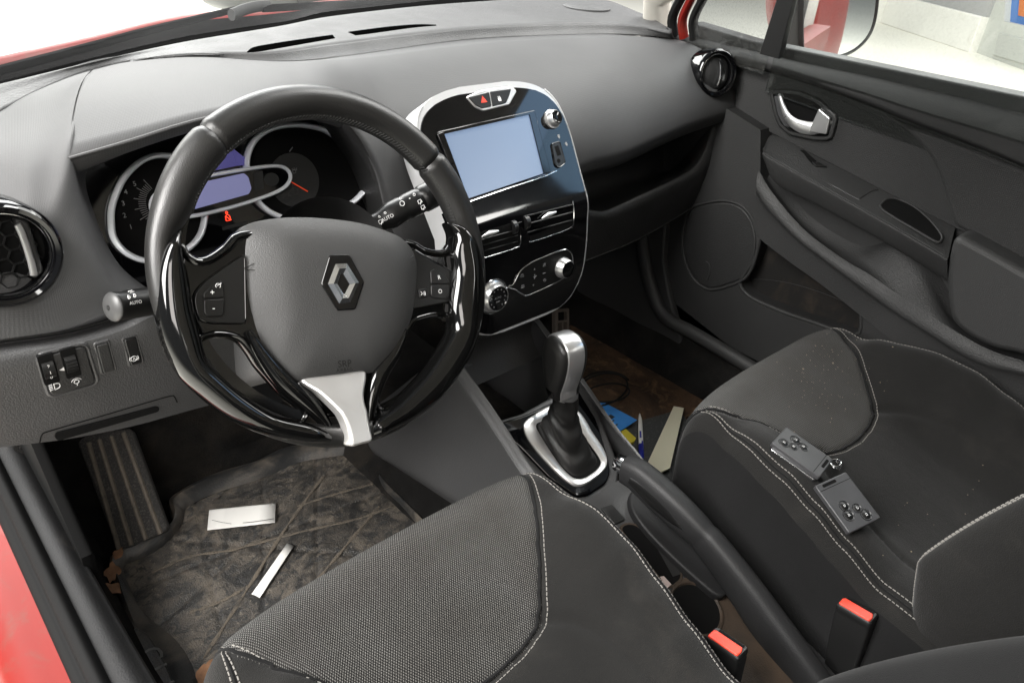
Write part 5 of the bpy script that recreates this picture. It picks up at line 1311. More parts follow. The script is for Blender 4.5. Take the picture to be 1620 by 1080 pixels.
for k, (ch, u, v) in enumerate((('P', 859, 693), ('R', 863, 699), ('N', 867, 705), ('D', 871, 711))):
    a, b = GF.px(u, v, .0058); mb.text(GF, a, b, ch, .0062, .0062, rot=R(0))
for u, v in ((856, 688), (861, 697), (870, 700), (874, 707)):
    a, b = GF.px(u, v, .006); mb.prism(GF, circ(a, b, .0006, 6), .005, .0062)
mb.build('gear_letter', m_dark, con)
# rear tray: runs level between the seats
tray_z = -.425
mb = MB()
yy = [-.13, -.155, -.20, -.30, -.42, -.60, -.90]
zz = [-.412, -.426, -.4405, -.470, -.5054, -.545, -.56]
secs = [[V((x, y, z+dz)) for x, dz in ((-.115, -.15), (-.108, -.02), (-.098, -.002), (-.05, 0), (0, 0), (.05, 0), (.076, -.002), (.086, -.02), (.090, -.15))] for y, z in zip(yy, zz)]
mb.loft(secs, 4, 5, flip=True); mb.build('rear_tray', m_cons, con)
TZ = Fr((0, -.3, -.4695), (1, 0, 0), (0, 1, .295))
def Tq(pts, h=0): return TZ.pxs(pts, h)
TZ2 = Fr((0, -.2, -.4395), (1, 0, 0), (0, 1, .295))
MB().prism(TZ2, rp(TZ2.pxs([(950, 803), (968, 797), (990, 821), (972, 829)], .003), .003), -.004, .0035, .001).build('blank_switch', m_dark, con)
q = rp(Tq([(982, 836), (992, 829), (1006, 831), (1076, 902), (1076, 915), (1062, 926), (1050, 920)], .002), .010); q = q if area(q) > 0 else q[::-1]
MB().prism(TZ, inset(q, -.004), -.004, .0022, .001).build('oddments_rim', m_brown, con)
MB().prism(TZ, q, -.003, .0028).build('oddments_shade', m_black, con)  # flat inset with the pocket's shade painted as black
MB().prism(TZ, [TZ.px(*p, .002) for p in ((1030, 850), (1072, 895), (1076, 908), (1064, 912))], -.003, .0031).build('pocket_wall', m_dark, con)
a, b = TZ.px(1101, 962, .003)
MB().prism(TZ, rp(Tq([(1060, 925), (1100, 905), (1150, 930), (1270, 1080), (1180, 1120), (1120, 1040)], .001), .02), -.004, .0016, .001).build('tray_liner', m_brown, con)
MB().lathe(TZ, [(.040, .0015), (.0395, .0048), (.037, .0052), (.0355, .003), (.035, .002)], 56, a=a, b=b).build('cup_rim', m_brown, con)
MB().prism(TZ, circ(a, b, .0358, 50), .001, .0026).build('cup_shade', m_black, con)  # flat black disc in place of a shaded well
MB().prism(TZ, [TZ.px(*p, .003) for p in ((1044, 912), (1050, 911), (1062, 924), (1055, 930))], .001, .0036).build('paper_scrap', mat('pinkish paper', (.5, .4, .38), .8), con)
# hump beside the handbrake
hp_ = [(1004, 770), (1010, 765), (1040, 782), (1080, 820), (1122, 868), (1146, 915), (1150, 938), (1136, 944), (1110, 925), (1060, 880), (1020, 838), (1000, 808), (996, 785)]
HF = Fr((0, -.22, -.435), (1, 0, 0), (0, 1, .28))
q = cr(HF.pxs(hp_, 0), 60, True); q = q if area(q) > 0 else q[::-1]
MB().prism(HF, q, -.04, .003, .004, seg=5).build('handbrake_hump', m_brake, con)

# ------------------------------------------------------------------ gear lever
kb = P(897, 618, x=-.012); kt = P(889, 512, x=-.016)
gl_ = thing('gear_lever', 'leather and silver automatic gear lever rising from a black gaiter in the gear surround', 'gear lever', kb)
ax = V((-.02, .0, 1)).normalized()
KF_ = Fr(kb, (0, -1, 0), (0, .06, 1)); KF_ = Fr(kb+V((-.012, 0, .003)), (-.16, -1, 0), ax)     # a = rearward, b = up, normal = to the driver side (or away)
sgn = 1 if KF_.Z.x < 0 else -1
side = [(-.017, -.004), (.017, -.004), (.019, .012), (.026, .040), (.029, .066), (.024, .088), (.008, .099), (-.012, .100), (-.028, .090), (-.034, .068), (-.030, .040), (-.020, .014)]
sq = cr(side, 90, True)
def prof_slab(ins, h0, h1, bev, m_, nm):
    mb = MB(); s_ = inset(sq if area(sq) > 0 else sq[::-1], ins)
    a_, b_ = (h0, h1)
    mb.prism(KF_, s_, a_, b_, bev, bottom=False, seg=6); return mb
kn_ = MB(); s_ = sq if area(sq) > 0 else sq[::-1]
rings = []
side = [(a*.95, b*.97) for a, b in side]; sq = cr(side, 90, True); s_ = sq if area(sq) > 0 else sq[::-1]
for h in (-.015, -.0135, -.009, 0, .009, .0135, .015):
    rings.append([KF_.map(a, b, h) for a, b in inset(s_, .0025 if abs(h) > .0145 else (.0008 if abs(h) > .013 else 0))])
kn_.grid(rings, cu=True); kn_.build('silver_band', m_silver, gl_)
for sg in (1, -1):
    mb = MB(); rings = []
    for ins, h in ((.0022, .014), (.003, .018), (.0055, .0215), (.011, .0240), (.018, .0248)):
        rings.append([KF_.map(a, b+.0, sg*h) for a, b in inset(s_, ins)])
    mb.grid(rings, cu=True, flip=sg < 0); mb.add(rings[-1], [tuple(range(len(s_)))])
    mb.build('leather_pad', m_leather, gl_)
MB().tube([kb+V((0, 0, -.010)), kb+V((0, 0, .004))], [(.017, .019), (.016, .018)], 24).build('lever_collar', m_silver, gl_)
cb_ = V(GF.map(sum(p[0] for p in qi)/len(qi), sum(p[1] for p in qi)/len(qi), .0))
rings = []; nq = 48
qi2 = cr([(p[0], p[1]) for p in qi], nq, True)
top_ = [kb+V((.0175*math.cos(2*math.pi*k/nq), .0195*math.sin(2*math.pi*k/nq), -.008)) for k in range(nq)]
c2 = V((sum(p[0] for p in qi2)/nq, sum(p[1] for p in qi2)/nq, 0))
def ang(p): return math.atan2(p[1]-c2.y, p[0]-c2.x)
st0 = min(range(nq), key=lambda k: abs(ang(qi2[k])))
qi2 = qi2[st0:]+qi2[:st0]
base_ = [GF.map(a, b, .0) for a, b in inset(qi2, .002)]
for i, t in enumerate([0, .05, .12, .22, .34, .46, .58, .7, .8, .88, .94, 1]):
    w = t**1.9; ring = []
    for k in range(nq):
        p = top_[k].lerp(base_[k], w); zt = top_[k].z+(base_[k].z-top_[k].z)*(t**.85)
        p.z = zt
        fold = .0030*math.sin(t*19+2.2*math.sin(2*math.pi*k/nq+.8))*math.sin(math.pi*t)
        o_ = (p-(kb.lerp(cb_, t))); o_.z = 0
        ring.append(p+o_.normalized()*fold)
    rings.append(ring)
rr = rings
cols = [crk([rr[i][k] for i in range(len(rr))], 4) for k in range(nq)]
MB().grid([[cols[k][i] for k in range(nq)] for i in range(len(cols[0]))], cu=True, flip=True).build('gaiter', m_leather, gl_)
sm_ = [V(cols[int(nq*.93)][i]) for i in range(len(cols[0]))]
mb = MB(); stitches(mb, [p+(CAM-p).normalized()*.0012 for p in sm_], .005, .0034, .0006); mb.build('gaiter_seam', m_dark, gl_)

# ------------------------------------------------------------------ handbrake
hb_ = thing('handbrake', 'black handbrake lever with silver release button lying between the seats', 'handbrake', P(1260, 1040, x=.035))
sp = [(990, 741), (1010, 752), (1040, 779), (1075, 811), (1110, 845), (1145, 888), (1180, 935), (1215, 985), (1250, 1035), (1290, 1095)]
hx_ = [.012, .014, .017, .020, .024, .026, .027, .028, .028, .028]
def hbz(i): return hx_[i]
ce_ = [P(u, v, x=hbz(i)) for i, (u, v) in enumerate(sp)]
cc = [V(p) for p in cr(ce_, 60)]
wid = [(.0165, .0240)]*60
for i in range(60):
    t = i/59
    if t < .36: wid[i] = (.0170+.001*math.sin(t*9), .0215+.005*math.sin(t/.36*math.pi))
    elif t < .385: wid[i] = (.0150, .0215)
    else: wid[i] = (.0160+.003*(t-.38), .0235+.018*(t-.38))
mb = MB().tube(cc, wid, 22, up=V((0, .3, 1)), sq=.62); mb.build('brake_lever', m_brake, hb_)
g_ = cc[:22]
MB().tube([p+V((-.0135, 0, -.002)) for p in cc[3:19]], [(.0058, .0005+.015*math.sin(math.pi*min(1, (i+2)/17))**.6) for i in range(16)], 12, up=V((0, .3, 1))).build('grip_inlay', m_satin, hb_)
d0 = (cc[0]-cc[3]).normalized()
MB().tube([cc[0]+V((0, 0, .004)), cc[0]+d0*.006+V((0, 0, .004)), cc[0]+d0*.016+V((0, 0, .0045)), cc[0]+d0*.018+V((0, 0, .0045))], [(.0125, .0125), (.0125, .0125), (.0118, .0118), (.010, .010)], 20, up=V((0, .3, 1)), sq=.7).build('release_button', m_chrome, hb_)
MB().lathe(Fr(cc[32]+V((-.006, 0, .0195)), (1, 0, 0), (0, 1, 0)), [(.0042, 0), (.0036, .0012), (.003, .0006), (.0005, .0008)], 18).build('lever_plug', m_dark, hb_)
# ================================================================== SEATS
from mathutils import kdtree
PATH = [(-.66, -.425), (-.56, -.412), (-.46, -.397), (-.38, -.378), (-.31, -.355), (-.255, -.332), (-.21, -.313), (-.17, -.296), (-.140, -.287), (-.115, -.290), (-.097, -.308), (-.088, -.345), (-.090, -.42), (-.10, -.53)]
NP = 220; NS = 240
path = cr(PATH, NP)
BD = [(-.70, -.40), (-.55, -.392), (-.44, -.378), (-.38, -.348), (-.33, -.322), (-.28, -.300), (-.22, -.287), (-.15, -.290)]   # crest of a bolster
BP = [(-.70, -.37), (-.60, -.355), (-.51, -.325), (-.42, -.282), (-.36, -.264), (-.30, -.262), (-.22, -.277), (-.15, -.290)]  # door side of the passenger seat
CS = [(0, 0, 0, 0), (.25, .26, .0, 0), (.40, .43, .06, 0), (.52, .56, .30, 0), (.62, .67, .68, 0), (.70, .76, .95, 0), (.77, .845, 1.0, -.001), (.84, .92, .93, -.010), (.89, .975, .75, -.030), (.94, 1.0, .6, -.070), (1.0, 1.01, .5, -.19)]
cs = crk([c[1:] for c in CS], 16)
csS = [CS[i//16][0]+(CS[min(i//16+1, 10)][0]-CS[i//16][0])*(i % 16)/16 for i in range(len(cs))]
def csf(s):
    a = abs(s); k = 0
    while k < len(cs)-2 and csS[k+1] < a: k += 1
    f = (a-csS[k])/max(1e-9, csS[k+1]-csS[k]); f = min(1, f)
    return [p+(q-p)*f for p, q in zip(cs[k], cs[k+1])]
def sm(x): x = max(0, min(1, x)); return x*x*(3-2*x)
def lin(tab, y):
    for (a, p), (b, q) in zip(tab, tab[1:]):
        if a <= y <= b: return p+(q-p)*sm((y-a)/(b-a))*.5+(q-p)*.5*(y-a)/(b-a)
    return tab[0][1] if y < tab[0][0] else None
def ty(y):   # path parameter at height of y on the top of the cushion
    for i in range(NP-1):
        if path[i+1][0] >= y: return (i+(y-path[i][0])/(path[i+1][0]-path[i][0]))/(NP-1)
    return 1
def make_seat(name, label, S0, right_bolster, stitched_back, lean, dyb, backm):
    def cushion(s, t):
        """t 0 rear .. 1 under the nose"""
        k = t*(NP-1); i = min(NP-2, int(k)); f = k-i
        y = path[i][0]*(1-f)+path[i+1][0]*f; z = path[i][1]*(1-f)+path[i+1][1]*f
        fx, bol, drop = csf(s)
        nose = sm((y+.26)/.14); fwd = sm((-.29-z)/.10)*(1 if t > .6 else 0)
        W = .250-.014*nose
        bz = lin(right_bolster if s > 0 else BD, y)
        b = bol*((bz-z)*(1-sm((y+.20)/.07)) if bz is not None else 0)
        return V((math.copysign(W*fx, s), y-(.050*nose)*abs(s)**5, z+b+drop*(1-.6*fwd)))
    def st(dx, y=None, t=None):   # the (s, t) of a point at dx across and y along
        t = ty(y) if t is None else t; lo, hi = 0., 1.
        for _ in range(30):
            m_ = (lo+hi)/2
            if cushion(m_, t).x < abs(dx): lo = m_
            else: hi = m_
        return (math.copysign(lo, dx), t)
    tn = ty(-.097)
    seamR = [st(.205, t=1.0), st(.203, t=tn+.10), st(.198, t=tn), st(.188, -.130), st(.170, -.165), st(.142, -.205), st(.115, -.240), st(.095, -.264), st(.085, -.274), st(.070, -.280), st(.045, -.286), st(0, -.290)]
    sr = cr(seamR, 110); seam = sr+[(-a*1.05, b) for a, b in sr[::-1][1:]]
    seam3 = [cushion(*p) for p in seam]
    rg = cr([st(.088, -.272), st(.118, -.295), st(.138, -.335), st(.147, -.39), st(.150, -.47), st(.150, -.60)], 50)
    insp = seam+[(-.80, 1.2), (.80, 1.2)]
    ssv = [-1+2*i/NS for i in range(NS+1)]
    rows = []; rear3 = [cushion(*p) for p in rg]+[cushion(-a, b) for a, b in rg]
    def kd(ps):
        t_ = kdtree.KDTree(len(ps))
        for i, p in enumerate(ps): t_.insert(p, i)
        t_.balance(); return t_
    kS = kd([seam3[i].lerp(seam3[i+1], f) for i in range(len(seam3)-1) for f in (0, .33, .67)]); kR = kd(rear3)
    def dist_to(k_, p): return k_.find(p)[2]
    for j in range(NP):
        t = j/(NP-1); row = []
        for s in ssv:
            p = cushion(s, t)
            if abs(s) < .86 and p.z > -.46:
                d = dist_to(kS, p)
                if d < .03: p.z -= .0040*math.exp(-(d/.0048)**2)
                d = dist_to(kR, p)
                if d < .04: p.z -= .0050*math.exp(-(d/.008)**2)
            p.z += .0016*math.sin(p.x*21+p.y*9+S0[0])*math.sin(p.y*17-p.x*5)
            row.append(p)
        rows.append(row)
    mi, mo, ms, ms2 = MB(), MB(), MB(), MB(); tmp = MB().grid(rows)
    for k, fc in enumerate(tmp.f):
        i, j = divmod(k, NS); s = (ssv[j]+ssv[j+1])/2; t = (i+.5)/(NP-1)
        tgt = mi if inside((s, t), insp) else ((ms if s > 0 else ms2) if abs(s) > .885 else mo)
        tgt.f.append(fc); tgt.m.append(0)
    for m_ in (mi, mo, ms, ms2):
        used = sorted({i for f in m_.f for i in f}); rem = {o: n for n, o in enumerate(used)}
        m_.v = [tmp.v[i] for i in used]; m_.uv = [tmp.uv[i] for i in used]; m_.f = [tuple(rem[i] for i in f) for f in m_.f]
    seatT = bvh(tmp)
    ds = thing(name, label, 'car seat', S0, group='front seats')
    def sb(mb, nm, m_, **k): return mb.build(nm, m_, ds, local=True, **k)
    sb(mo, 'cushion_cover', m_fabric, sharp=70); sb(mi, 'mesh_insert', m_insert, sharp=70); sb(ms, 'cushion_side', m_fabric2, sharp=70); sb(ms2, 'cushion_side', m_fabric2, sharp=70)
    def lift(p3, off):
        out = []
        for p in p3:
            r_ = seatT.find_nearest(p); n = r_[1]
            if n.z < 0 and r_[0].z > -.45: n = -n
            out.append(r_[0]+n*off)
        return out
    mb = MB()
    w_ = .0065
    outR = cr([st(.198, -.118), st(.188+w_*.5, -.135), st(.170+w_, -.168), st(.142+w_, -.208), st(.115+w_, -.243), st(.095+w_*.9, -.268), st(.087+w_*.4, -.278), st(.072, -.285), st(.045, -.291), st(0, -.295)], 130)
    for sg in (1, -1): stitches(mb, lift([cushion(sg*a, b) for a, b in outR], .0005))
    def boln(off): return cr([(.785, tn+.03), (.79+off*.2, ty(-.106)), (.80+off*.5, ty(-.135)), (.81+off*.9, ty(-.20)), (.812+off, ty(-.27)), (.81+off, ty(-.36)), (.81+off, ty(-.48)), (.81+off, .02)], 170)
    for sg in (1, -1):
        for off in (-.012, .030): stitches(mb, lift([cushion(sg*a, b) for a, b in boln(off)], .0005), r=.00075)
    sb(mb, 'stitching', m_thread)
    pipe = [cushion(*p) for p in seam if cushion(*p).z > -.40]
    sb(MB().tube(lift(pipe, .0002), .0021, 7), 'seam_piping', m_fabric2)
    for sg in (1, -1): sb(MB().tube(lift([cushion(sg*a, b) for a, b in boln(.010)], .0004), .0014, 6), 'bolster_seam', m_fabric2)
    sb(MB().box(Fr((0, -.36, -.52), (1, 0, 0), (0, 1, 0)), 0, 0, 0, .44, .46, .14, bev=.03), 'seat_base', m_dark)
    def backrest(s, q):
        ln = R(lean); w = .238+.012*math.sin(math.pi*min(1, q*1.2)); a = abs(s)
        y = -.556+dyb-.66*q*math.sin(ln)-.26*q*q; z = -.405+.66*q*math.cos(ln)
        fx = min(1, 1.02*math.sin(min(1, a*1.02)*math.pi/2)**.92)
        d = .075*(sm((a-.28)/.38)-1.35*sm((a-.70)/.30))*(1-.3*q)*min(1, .45+q/.22)-.10*sm((a-.86)/.14)
        return V((math.copysign(w*fx, s), y+d*math.cos(ln), z+d*math.sin(ln)))
    rowsB = [[backrest(s, i/60) for s in [-1+2*j/90 for j in range(91)]] for i in range(61)]
    topc = [p+V((0, -.05, .02)) for p in rowsB[-1]]; topd = [p+V((0, -.12, -.02)) for p in rowsB[-1]]
    sb(MB().grid(rowsB+[topc, topd], flip=True), 'backrest', backm, sharp=70)
    if stitched_back:
        bT = bvh(MB().grid(rowsB)); mb = MB()
        for sg in (1, -1):
            for off in (.655, .700):
                out = []
                for i in range(111):
                    p = backrest(sg*off, .01+.95*i/110); r_ = bT.find_nearest(p); n = r_[1]; n = -n if n.y < 0 else n; out.append(r_[0]+n*.0006)
                stitches(mb, out, .0062, .0044, .0008)
        sb(mb, 'backrest_stitching', m_thread)
    sb(MB().box(Fr((0, -.84, -.12), (1, 0, 0), (0, -.36, 1)), 0, 0, 0, .42, .60, .10, bev=.04), 'seat_shell', m_dark)
    return ds, tmp
ds, _ = make_seat('driver_seat', 'charcoal cloth driver seat with a clean mesh panel and plain backrest edge', (-.376, 0, 0), BD, False, 20, .0, m_fabric2)  # backrest takes the darker cloth to stand in for shade
ps_, tmp = make_seat('passenger_seat', 'charcoal cloth passenger seat with crumbs and key cards on its cushion', (.339, -.055, 0), BP, True, 10, .04, m_fabric)
PM = WM[ps_.name]
pseat = MB(); pseat.v = [PM @ v for v in tmp.v]; pseat.f = tmp.f
T_ps = bvh(pseat)
# crumbs on the passenger seat
mb = MB(); n_ = 0
rnd = random.Random(3)
while n_ < 130:
    u, v = (rnd.gauss(1305, 34), rnd.gauss(592, 34)) if n_ < 100 else ((rnd.uniform(1180, 1420), rnd.uniform(560, 720)) if n_ < 115 else (rnd.uniform(1390, 1560), rnd.uniform(690, 900)))
    h, n = hit(T_ps, u, v)
    if h is None: n_ += 1; continue
    r_ = rnd.uniform(.0004, .0010) if rnd.random() < .93 else rnd.uniform(.001, .0018); c = h+V((0, 0, r_*.6))
    k = [c+V((rnd.uniform(.7, 1.3)*r_*dx, rnd.uniform(.7, 1.3)*r_*dy, rnd.uniform(.6, 1)*r_*dz)) for dx, dy, dz in ((1, 0, 0), (-1, 0, 0), (0, 1, 0), (0, -1, 0), (0, 0, 1), (0, 0, -1))]
    mb.add(k, [(0, 2, 4), (2, 1, 4), (1, 3, 4), (3, 0, 4), (2, 0, 5), (1, 2, 5), (3, 1, 5), (0, 3, 5)]); n_ += 1
tag(mb.build('crumbs', m_crumb), 'scatter of pale crumbs on the mesh panel of the passenger seat', 'crumbs', kind='stuff')

# ------------------------------------------------------------------ seat belt buckles
def buckle_at(M): 
    t = thing('seat_belt_buckle', 'black seat belt buckle with orange red button beside the driver seat and cup holder', 'seat belt buckle', M=M, group='seat belt buckles')
    f = Fr((0, 0, 0), (1, 0, 0), (0, 1, 0))       # a along the car, b across
    rows = []
    for z, w, d in ((-.11, .019, .008), (-.06, .0215, .0105), (-.014, .0225, .0118), (-.010, .0220, .0112), (-.008, .0225, .0118), (-.002, .0225, .0118), (.0, .021, .0105)):
        rows.append([V((a, b, z)) for a, b in rp([(-w, -d), (w, -d), (w, d), (-w, d)], .004)])
    mb = MB().grid(rows, cu=True); mb.add(rows[-1], [tuple(range(len(rows[-1])))])
    mb.build('buckle_body', m_buckle, t, local=True)
    MB().prism(f, rp([(-.0205, -.0100), (.0195, -.0100), (.0205, -.003), (.0180, .0045), (-.0180, .0045), (-.0205, .002)], .002), -.004, .0022, .0012).build('release_button', m_redp, t, local=True)
    MB().prism(f, rect(.001, .0080, .034, .0034, .001), -.004, .0006).build('tongue_slot', m_black, t, local=True)
    MB().tube([V((0, 0, -.10)), V((.004, .0, -.19)), V((.01, 0, -.24))], [(.016, .005)]*3, 12, up=V((0, 1, 0))).build('buckle_stalk', m_rubber, t, local=True)
    return t
def bm(u1, v1, u2, v2, x, tiltx=0):
    A, B = P(u1, v1, x=x), P(u2, v2, x=x); X = (B-A); X.z *= .4; X.normalize(); Zv = V((tiltx, 0, 1)); Yv = Zv.cross(X).normalized(); Zv = X.cross(Yv)
    return Fr((A+B)/2, X, Yv).M()
B1 = bm(1122, 1000, 1180, 1030, -.108); bk1 = buckle_at(B1)
bk2 = copy_tree(bk1); M2 = bm(1330, 950, 1384, 975, .080); bk2.matrix_world = M2
bk2['label'] = 'black seat belt buckle with orange red button against the passenger seat side'

# ------------------------------------------------------------------ key cards
def key_at(c4, label, lift_):
    um = sum(u for u, v in c4)/4; vm = sum(v for u, v in c4)/4
    h, n = hit(T_ps, um, vm); ns = []
    for du, dv in ((0, 0), (22, 0), (-22, 0), (0, 22), (0, -22), (16, 16), (-16, -16)):
        q_ = hit(T_ps, um+du, vm+dv)[1]; ns.append((q_ if q_.z > 0 else -q_)+V((0, 0, .35)))
    n0 = sum(ns, V()).normalized(); best = None      # the lie of the card for which its corners are square
    e1 = n0.orthogonal().normalized(); e2 = n0.cross(e1)
    for ia in range(-12, 13):
        for ib in range(-12, 13):
            n = (n0+e1*ia*.05+e2*ib*.05).normalized(); tf = Fr(h+n0*lift_, n.orthogonal(), n.cross(n.orthogonal()))
            Q = [tf.map(*tf.px(u, v)) for u, v in c4]; X = (Q[2]+Q[3])-(Q[0]+Q[1]); Y = (Q[1]+Q[2])-(Q[0]+Q[3])
            k = (X.normalized().dot(Y.normalized()))**2*6+(X.length/Y.length-1.55)**2*.6+(ia*ia+ib*ib)*.0012
            if best is None or k < best[0]: best = (k, tf)
    nn = best[1].Z if best[1].Z.z > 0 else -best[1].Z
    for k in range(20):      # rest the card on the cloth: raise it until nothing of it is sunk in
        lf_ = .004+.0015*k; tf = Fr(h+nn*lf_, nn.orthogonal(), nn.cross(nn.orthogonal())); P4 = [tf.map(*tf.px(u, v)) for u, v in c4]; low = 1
        for i in range(6):
            for j in range(6):
                p = (P4[0].lerp(P4[1], i/5)).lerp(P4[3].lerp(P4[2], i/5), j/5); r_ = T_ps.ray_cast(p+nn*.08, -nn)
                if r_[0] is not None: low = min(low, (p-r_[0]).dot(nn))
        if low > .0032: break
    c = sum(P4, V())/4; X = ((P4[2]+P4[3])-(P4[0]+P4[1])).normalized(); Yr = (P4[1]+P4[2])-(P4[0]+P4[3]); Yv = (Yr-Yr.dot(X)*X).normalized()
    f = Fr(c, X, Yv)
    if f.Z.z < 0: f = Fr(c, X, -Yv)
    return f, ((P4[2]+P4[3])-(P4[0]+P4[1])).length/2, Yr.length/2
def key(f, L, W, label):
    t = thing('key_card', label, 'key card', M=f.M(), group='key cards'); g = Fr((0, 0, 0), (1, 0, 0), (0, 1, 0))
    o = rp([(-L/2, -W/2), (L/2, -W/2), (L/2, W/2), (-L/2, W/2)], .003)
    MB().prism(g, o, -.0035, .0035, .0014, bottom=True, holes=[]).build('card_body', m_key, t, local=True)
    MB().line(g, [(L*.36, -W/2+.001), (L*.36, W/2-.001)], .0010, .0034, .0003).build('card_seam', m_black, t, local=True)
    MB().prism(g, rect(L*.43, W*.12, .0042, W*.42, .0018), .002, .0038).build('key_slot', m_black, t, local=True)
    for a, b, r_ in ((-.34, -.20, .0062), (-.17, -.10, .0050), (-.22, .22, .0062), (-.04, .16, .0058)):
        bt = MB().lathe(g, [(r_*1.35, .0032), (r_*1.25, .0042), (r_*1.05, .0032), (r_*.95, .0036), (r_*.6, .0046), (.0003, .0050)], 26, a=a*L, b=b*W).build('key_button', m_satin, t, local=True)
        m_ = MB(); m_.line(g, [(a*L-.0014, b*W-.001), (a*L-.0014, b*W+.0012), (a*L+.0014, b*W+.0012), (a*L+.0014, b*W-.001), (a*L-.0014, b*W-.001)], .0006, .0048); m_.build('button_symbol', m_white, bt, local=True)
    for p, q_, r_ in (((-.34, -.20), (-.17, -.10), .003), ((-.22, .22), (-.04, .16), .003)):
        MB().line(g, [(p[0]*L, p[1]*W), (q_[0]*L, q_[1]*W)], .006, .0032, .0006).build('button_link', m_dark, t, local=True)
    MB().prism(g, rp([(-.034, -W/2-.004), (.034, -W/2-.003), (.036, -W/2+.006), (-.034, -W/2+.006)], .002), -.008, -.004, .001, bottom=True).build('emergency_blade', m_chrome, t, local=True)
    return t
f1_, L1_, W1_ = key_at([(1221, 702), (1241, 677), (1317, 728), (1295, 758)], '', .011)
f2_, L2k, W2k = key_at([(1343, 845), (1391, 820), (1337, 747), (1287, 770)], '', .009)
key(f1_, L1_, W1_, 'dark key card on the mesh panel of the passenger seat above the worn card')
key(f2_, L2k, W2k, 'worn grey key card on the smooth rear cushion of the passenger seat')
h, n = hit(T_ps, 1318, 742)
mb = MB()
for k in range(3):
    g = Fr(h+V((0, 0, .009+.002*k)), V((1, .3*k, .2*(k-1))), V((-.2, 1, .4-.3*k))); mb.tube([g.map(a, b) for a, b in circ(0, 0, .0095-.0012*k, 28)], .0008, 7, True)
tag(mb.build('key_ring', m_chrome), 'silver split ring joining the two key cards on the passenger seat', 'key ring')

# ================================================================== PASSENGER FOOTWELL
pz = FZ+.006
PZ = Fr((0, 0, pz), (1, 0, 0), (0, 1, 0))
pm = [(900, 520), (930, 500), (962, 506), (1000, 540), (1030, 566), (1092, 604), (1130, 640), (1090, 660), (1060, 672), (1025, 690), (960, 690), (925, 640), (905, 590)]
q = cr(PZ.pxs(pm), 120, True); rr_ = random.Random(5); q = [(a+rr_.uniform(-.003, .003), b+rr_.uniform(-.003, .003)) for a, b in q]; q = q if area(q) > 0 else q[::-1]
xs_ = [p[0] for p in q]; ys_ = [p[1] for p in q]
mb = MB().prism(PZ, q, -.02, .004, .003); o = mb.build('passenger_floor_mat', m_mud); tag(o, 'brown muddy mat on the passenger footwell floor', 'floor mat')
mb = MB().tube([PZ.map(*p, .004) for p in cr(PZ.pxs([(960, 508), (1000, 541), (1030, 566), (1092, 604), (1128, 636)]), 40)], .004, 7)
mb.build('mat_edge', mat('rusty mud edge', (.13, .075, .04), .9, bump=(('noise', 200, .003, .8),)), o)
# bare grey floor panel in front of the seat
gm = PZ.pxs([(960, 690), (1010, 668), (1075, 650), (1100, 690), (1070, 760), (1020, 790), (975, 740)])
MB().prism(PZ, rp(gm, .01), -.02, .0048, .001).build('bare_floor_panel', mat('speckled grey floor', (.04, .042, .042), .8, dirt=[((.13, .13, .125), 160, .55, .72, 0)], bump=(('noise', 220, .002, .6),)), body)
def flat(name, label, cat, pts, z, th, m_, bev=.0003):
    f = Fr((0, 0, FZ+z), (1, 0, 0), (0, 1, 0)); q = f.pxs(pts, th); q = q if area(q) > 0 else q[::-1]
    o = MB().prism(f, q, 0, th, bev, bottom=True).build(name, m_); tag(o, label, cat); return o, f
yo_, f = flat('notepad', 'yellow notepad under the blue leaflet on the passenger floor', 'notepad', [(965, 690), (990, 678), (1006, 692), (1003, 698), (974, 712), (962, 706)], .012, .006, m_yellow)
bo_, f = flat('leaflet', 'bright blue printed leaflet on the passenger floor beside the console', 'leaflet', [(935, 655), (952, 634), (1008, 664), (968, 690), (950, 680)], .022, .0012, m_blue)
mb = MB(); h_ = .0014
A_ = V(f.px(955, 668, .0012)); B_ = V(f.px(980, 652, .0012)); ang_ = math.atan2((B_-A_).y, (B_-A_).x)
for i, (u, v, L_) in enumerate(((962, 662, .06), (966, 668, .05), (972, 674, .045))):
    a, b = f.px(u, v, .0012); mb.prism(f, rect(a, b, L_*(.5 if i else .55), .004 if i else .012, rot=ang_), .001, .0016)
mb.build('printed_text', m_dark, bo_)
A_, B_ = P(1012, 654, z=FZ+.018), P(1015, 729, z=FZ+.018); D_ = B_-A_
pn = thing('ballpoint_pen', 'white ballpoint pen with blue end lying on the passenger floor', 'pen', (A_+B_)/2)
MB().tube([A_.lerp(B_, t) for t in (0, .02, .12, .14, .4, .68)], [.0008, .0016, .0042, .0046, .0052, .0052], 14).build('pen_barrel', m_pen, pn)
MB().tube([A_.lerp(B_, t) for t in (.68, .70, .93, .96, 1)], [.0052, .0055, .0054, .0035, .003], 14).build('pen_end', m_navy, pn)
MB().tube([A_.lerp(B_, .66)+V((.003, 0, .006)), A_.lerp(B_, .92)+V((.003, 0, .007))], [(.0016, .0012)]*2, 8).build('pen_clip', m_navy, pn)
mb = MB(); fp = Fr(A_.lerp(B_, .5)+V((0, 0, .0)), D_, (CAM-A_).cross(D_))
nv = (CAM-fp.O); nv = (nv-nv.dot(fp.X)*fp.X).normalized(); fp = Fr(fp.O, fp.X, nv.cross(fp.X)); mb.prism(fp, rect(0, 0, .022, .0035), .0050, .0055); mb.build('printed_strip', m_navy, pn)
lf, f = flat('folded_card', 'cream folded card standing half hidden against the passenger seat', 'card', [(1022, 737), (1066, 642), (1082, 645), (1060, 740), (1046, 746)], .020, .004, m_cream)
MB().prism(f, f.pxs([(1024, 739), (1046, 747), (1058, 738), (1050, 744)], 0), -.004, -.001).build('card_back', mat('pale green card', (.3, .42, .22), .8), lf)
mb = MB(); rr_ = random.Random(11)
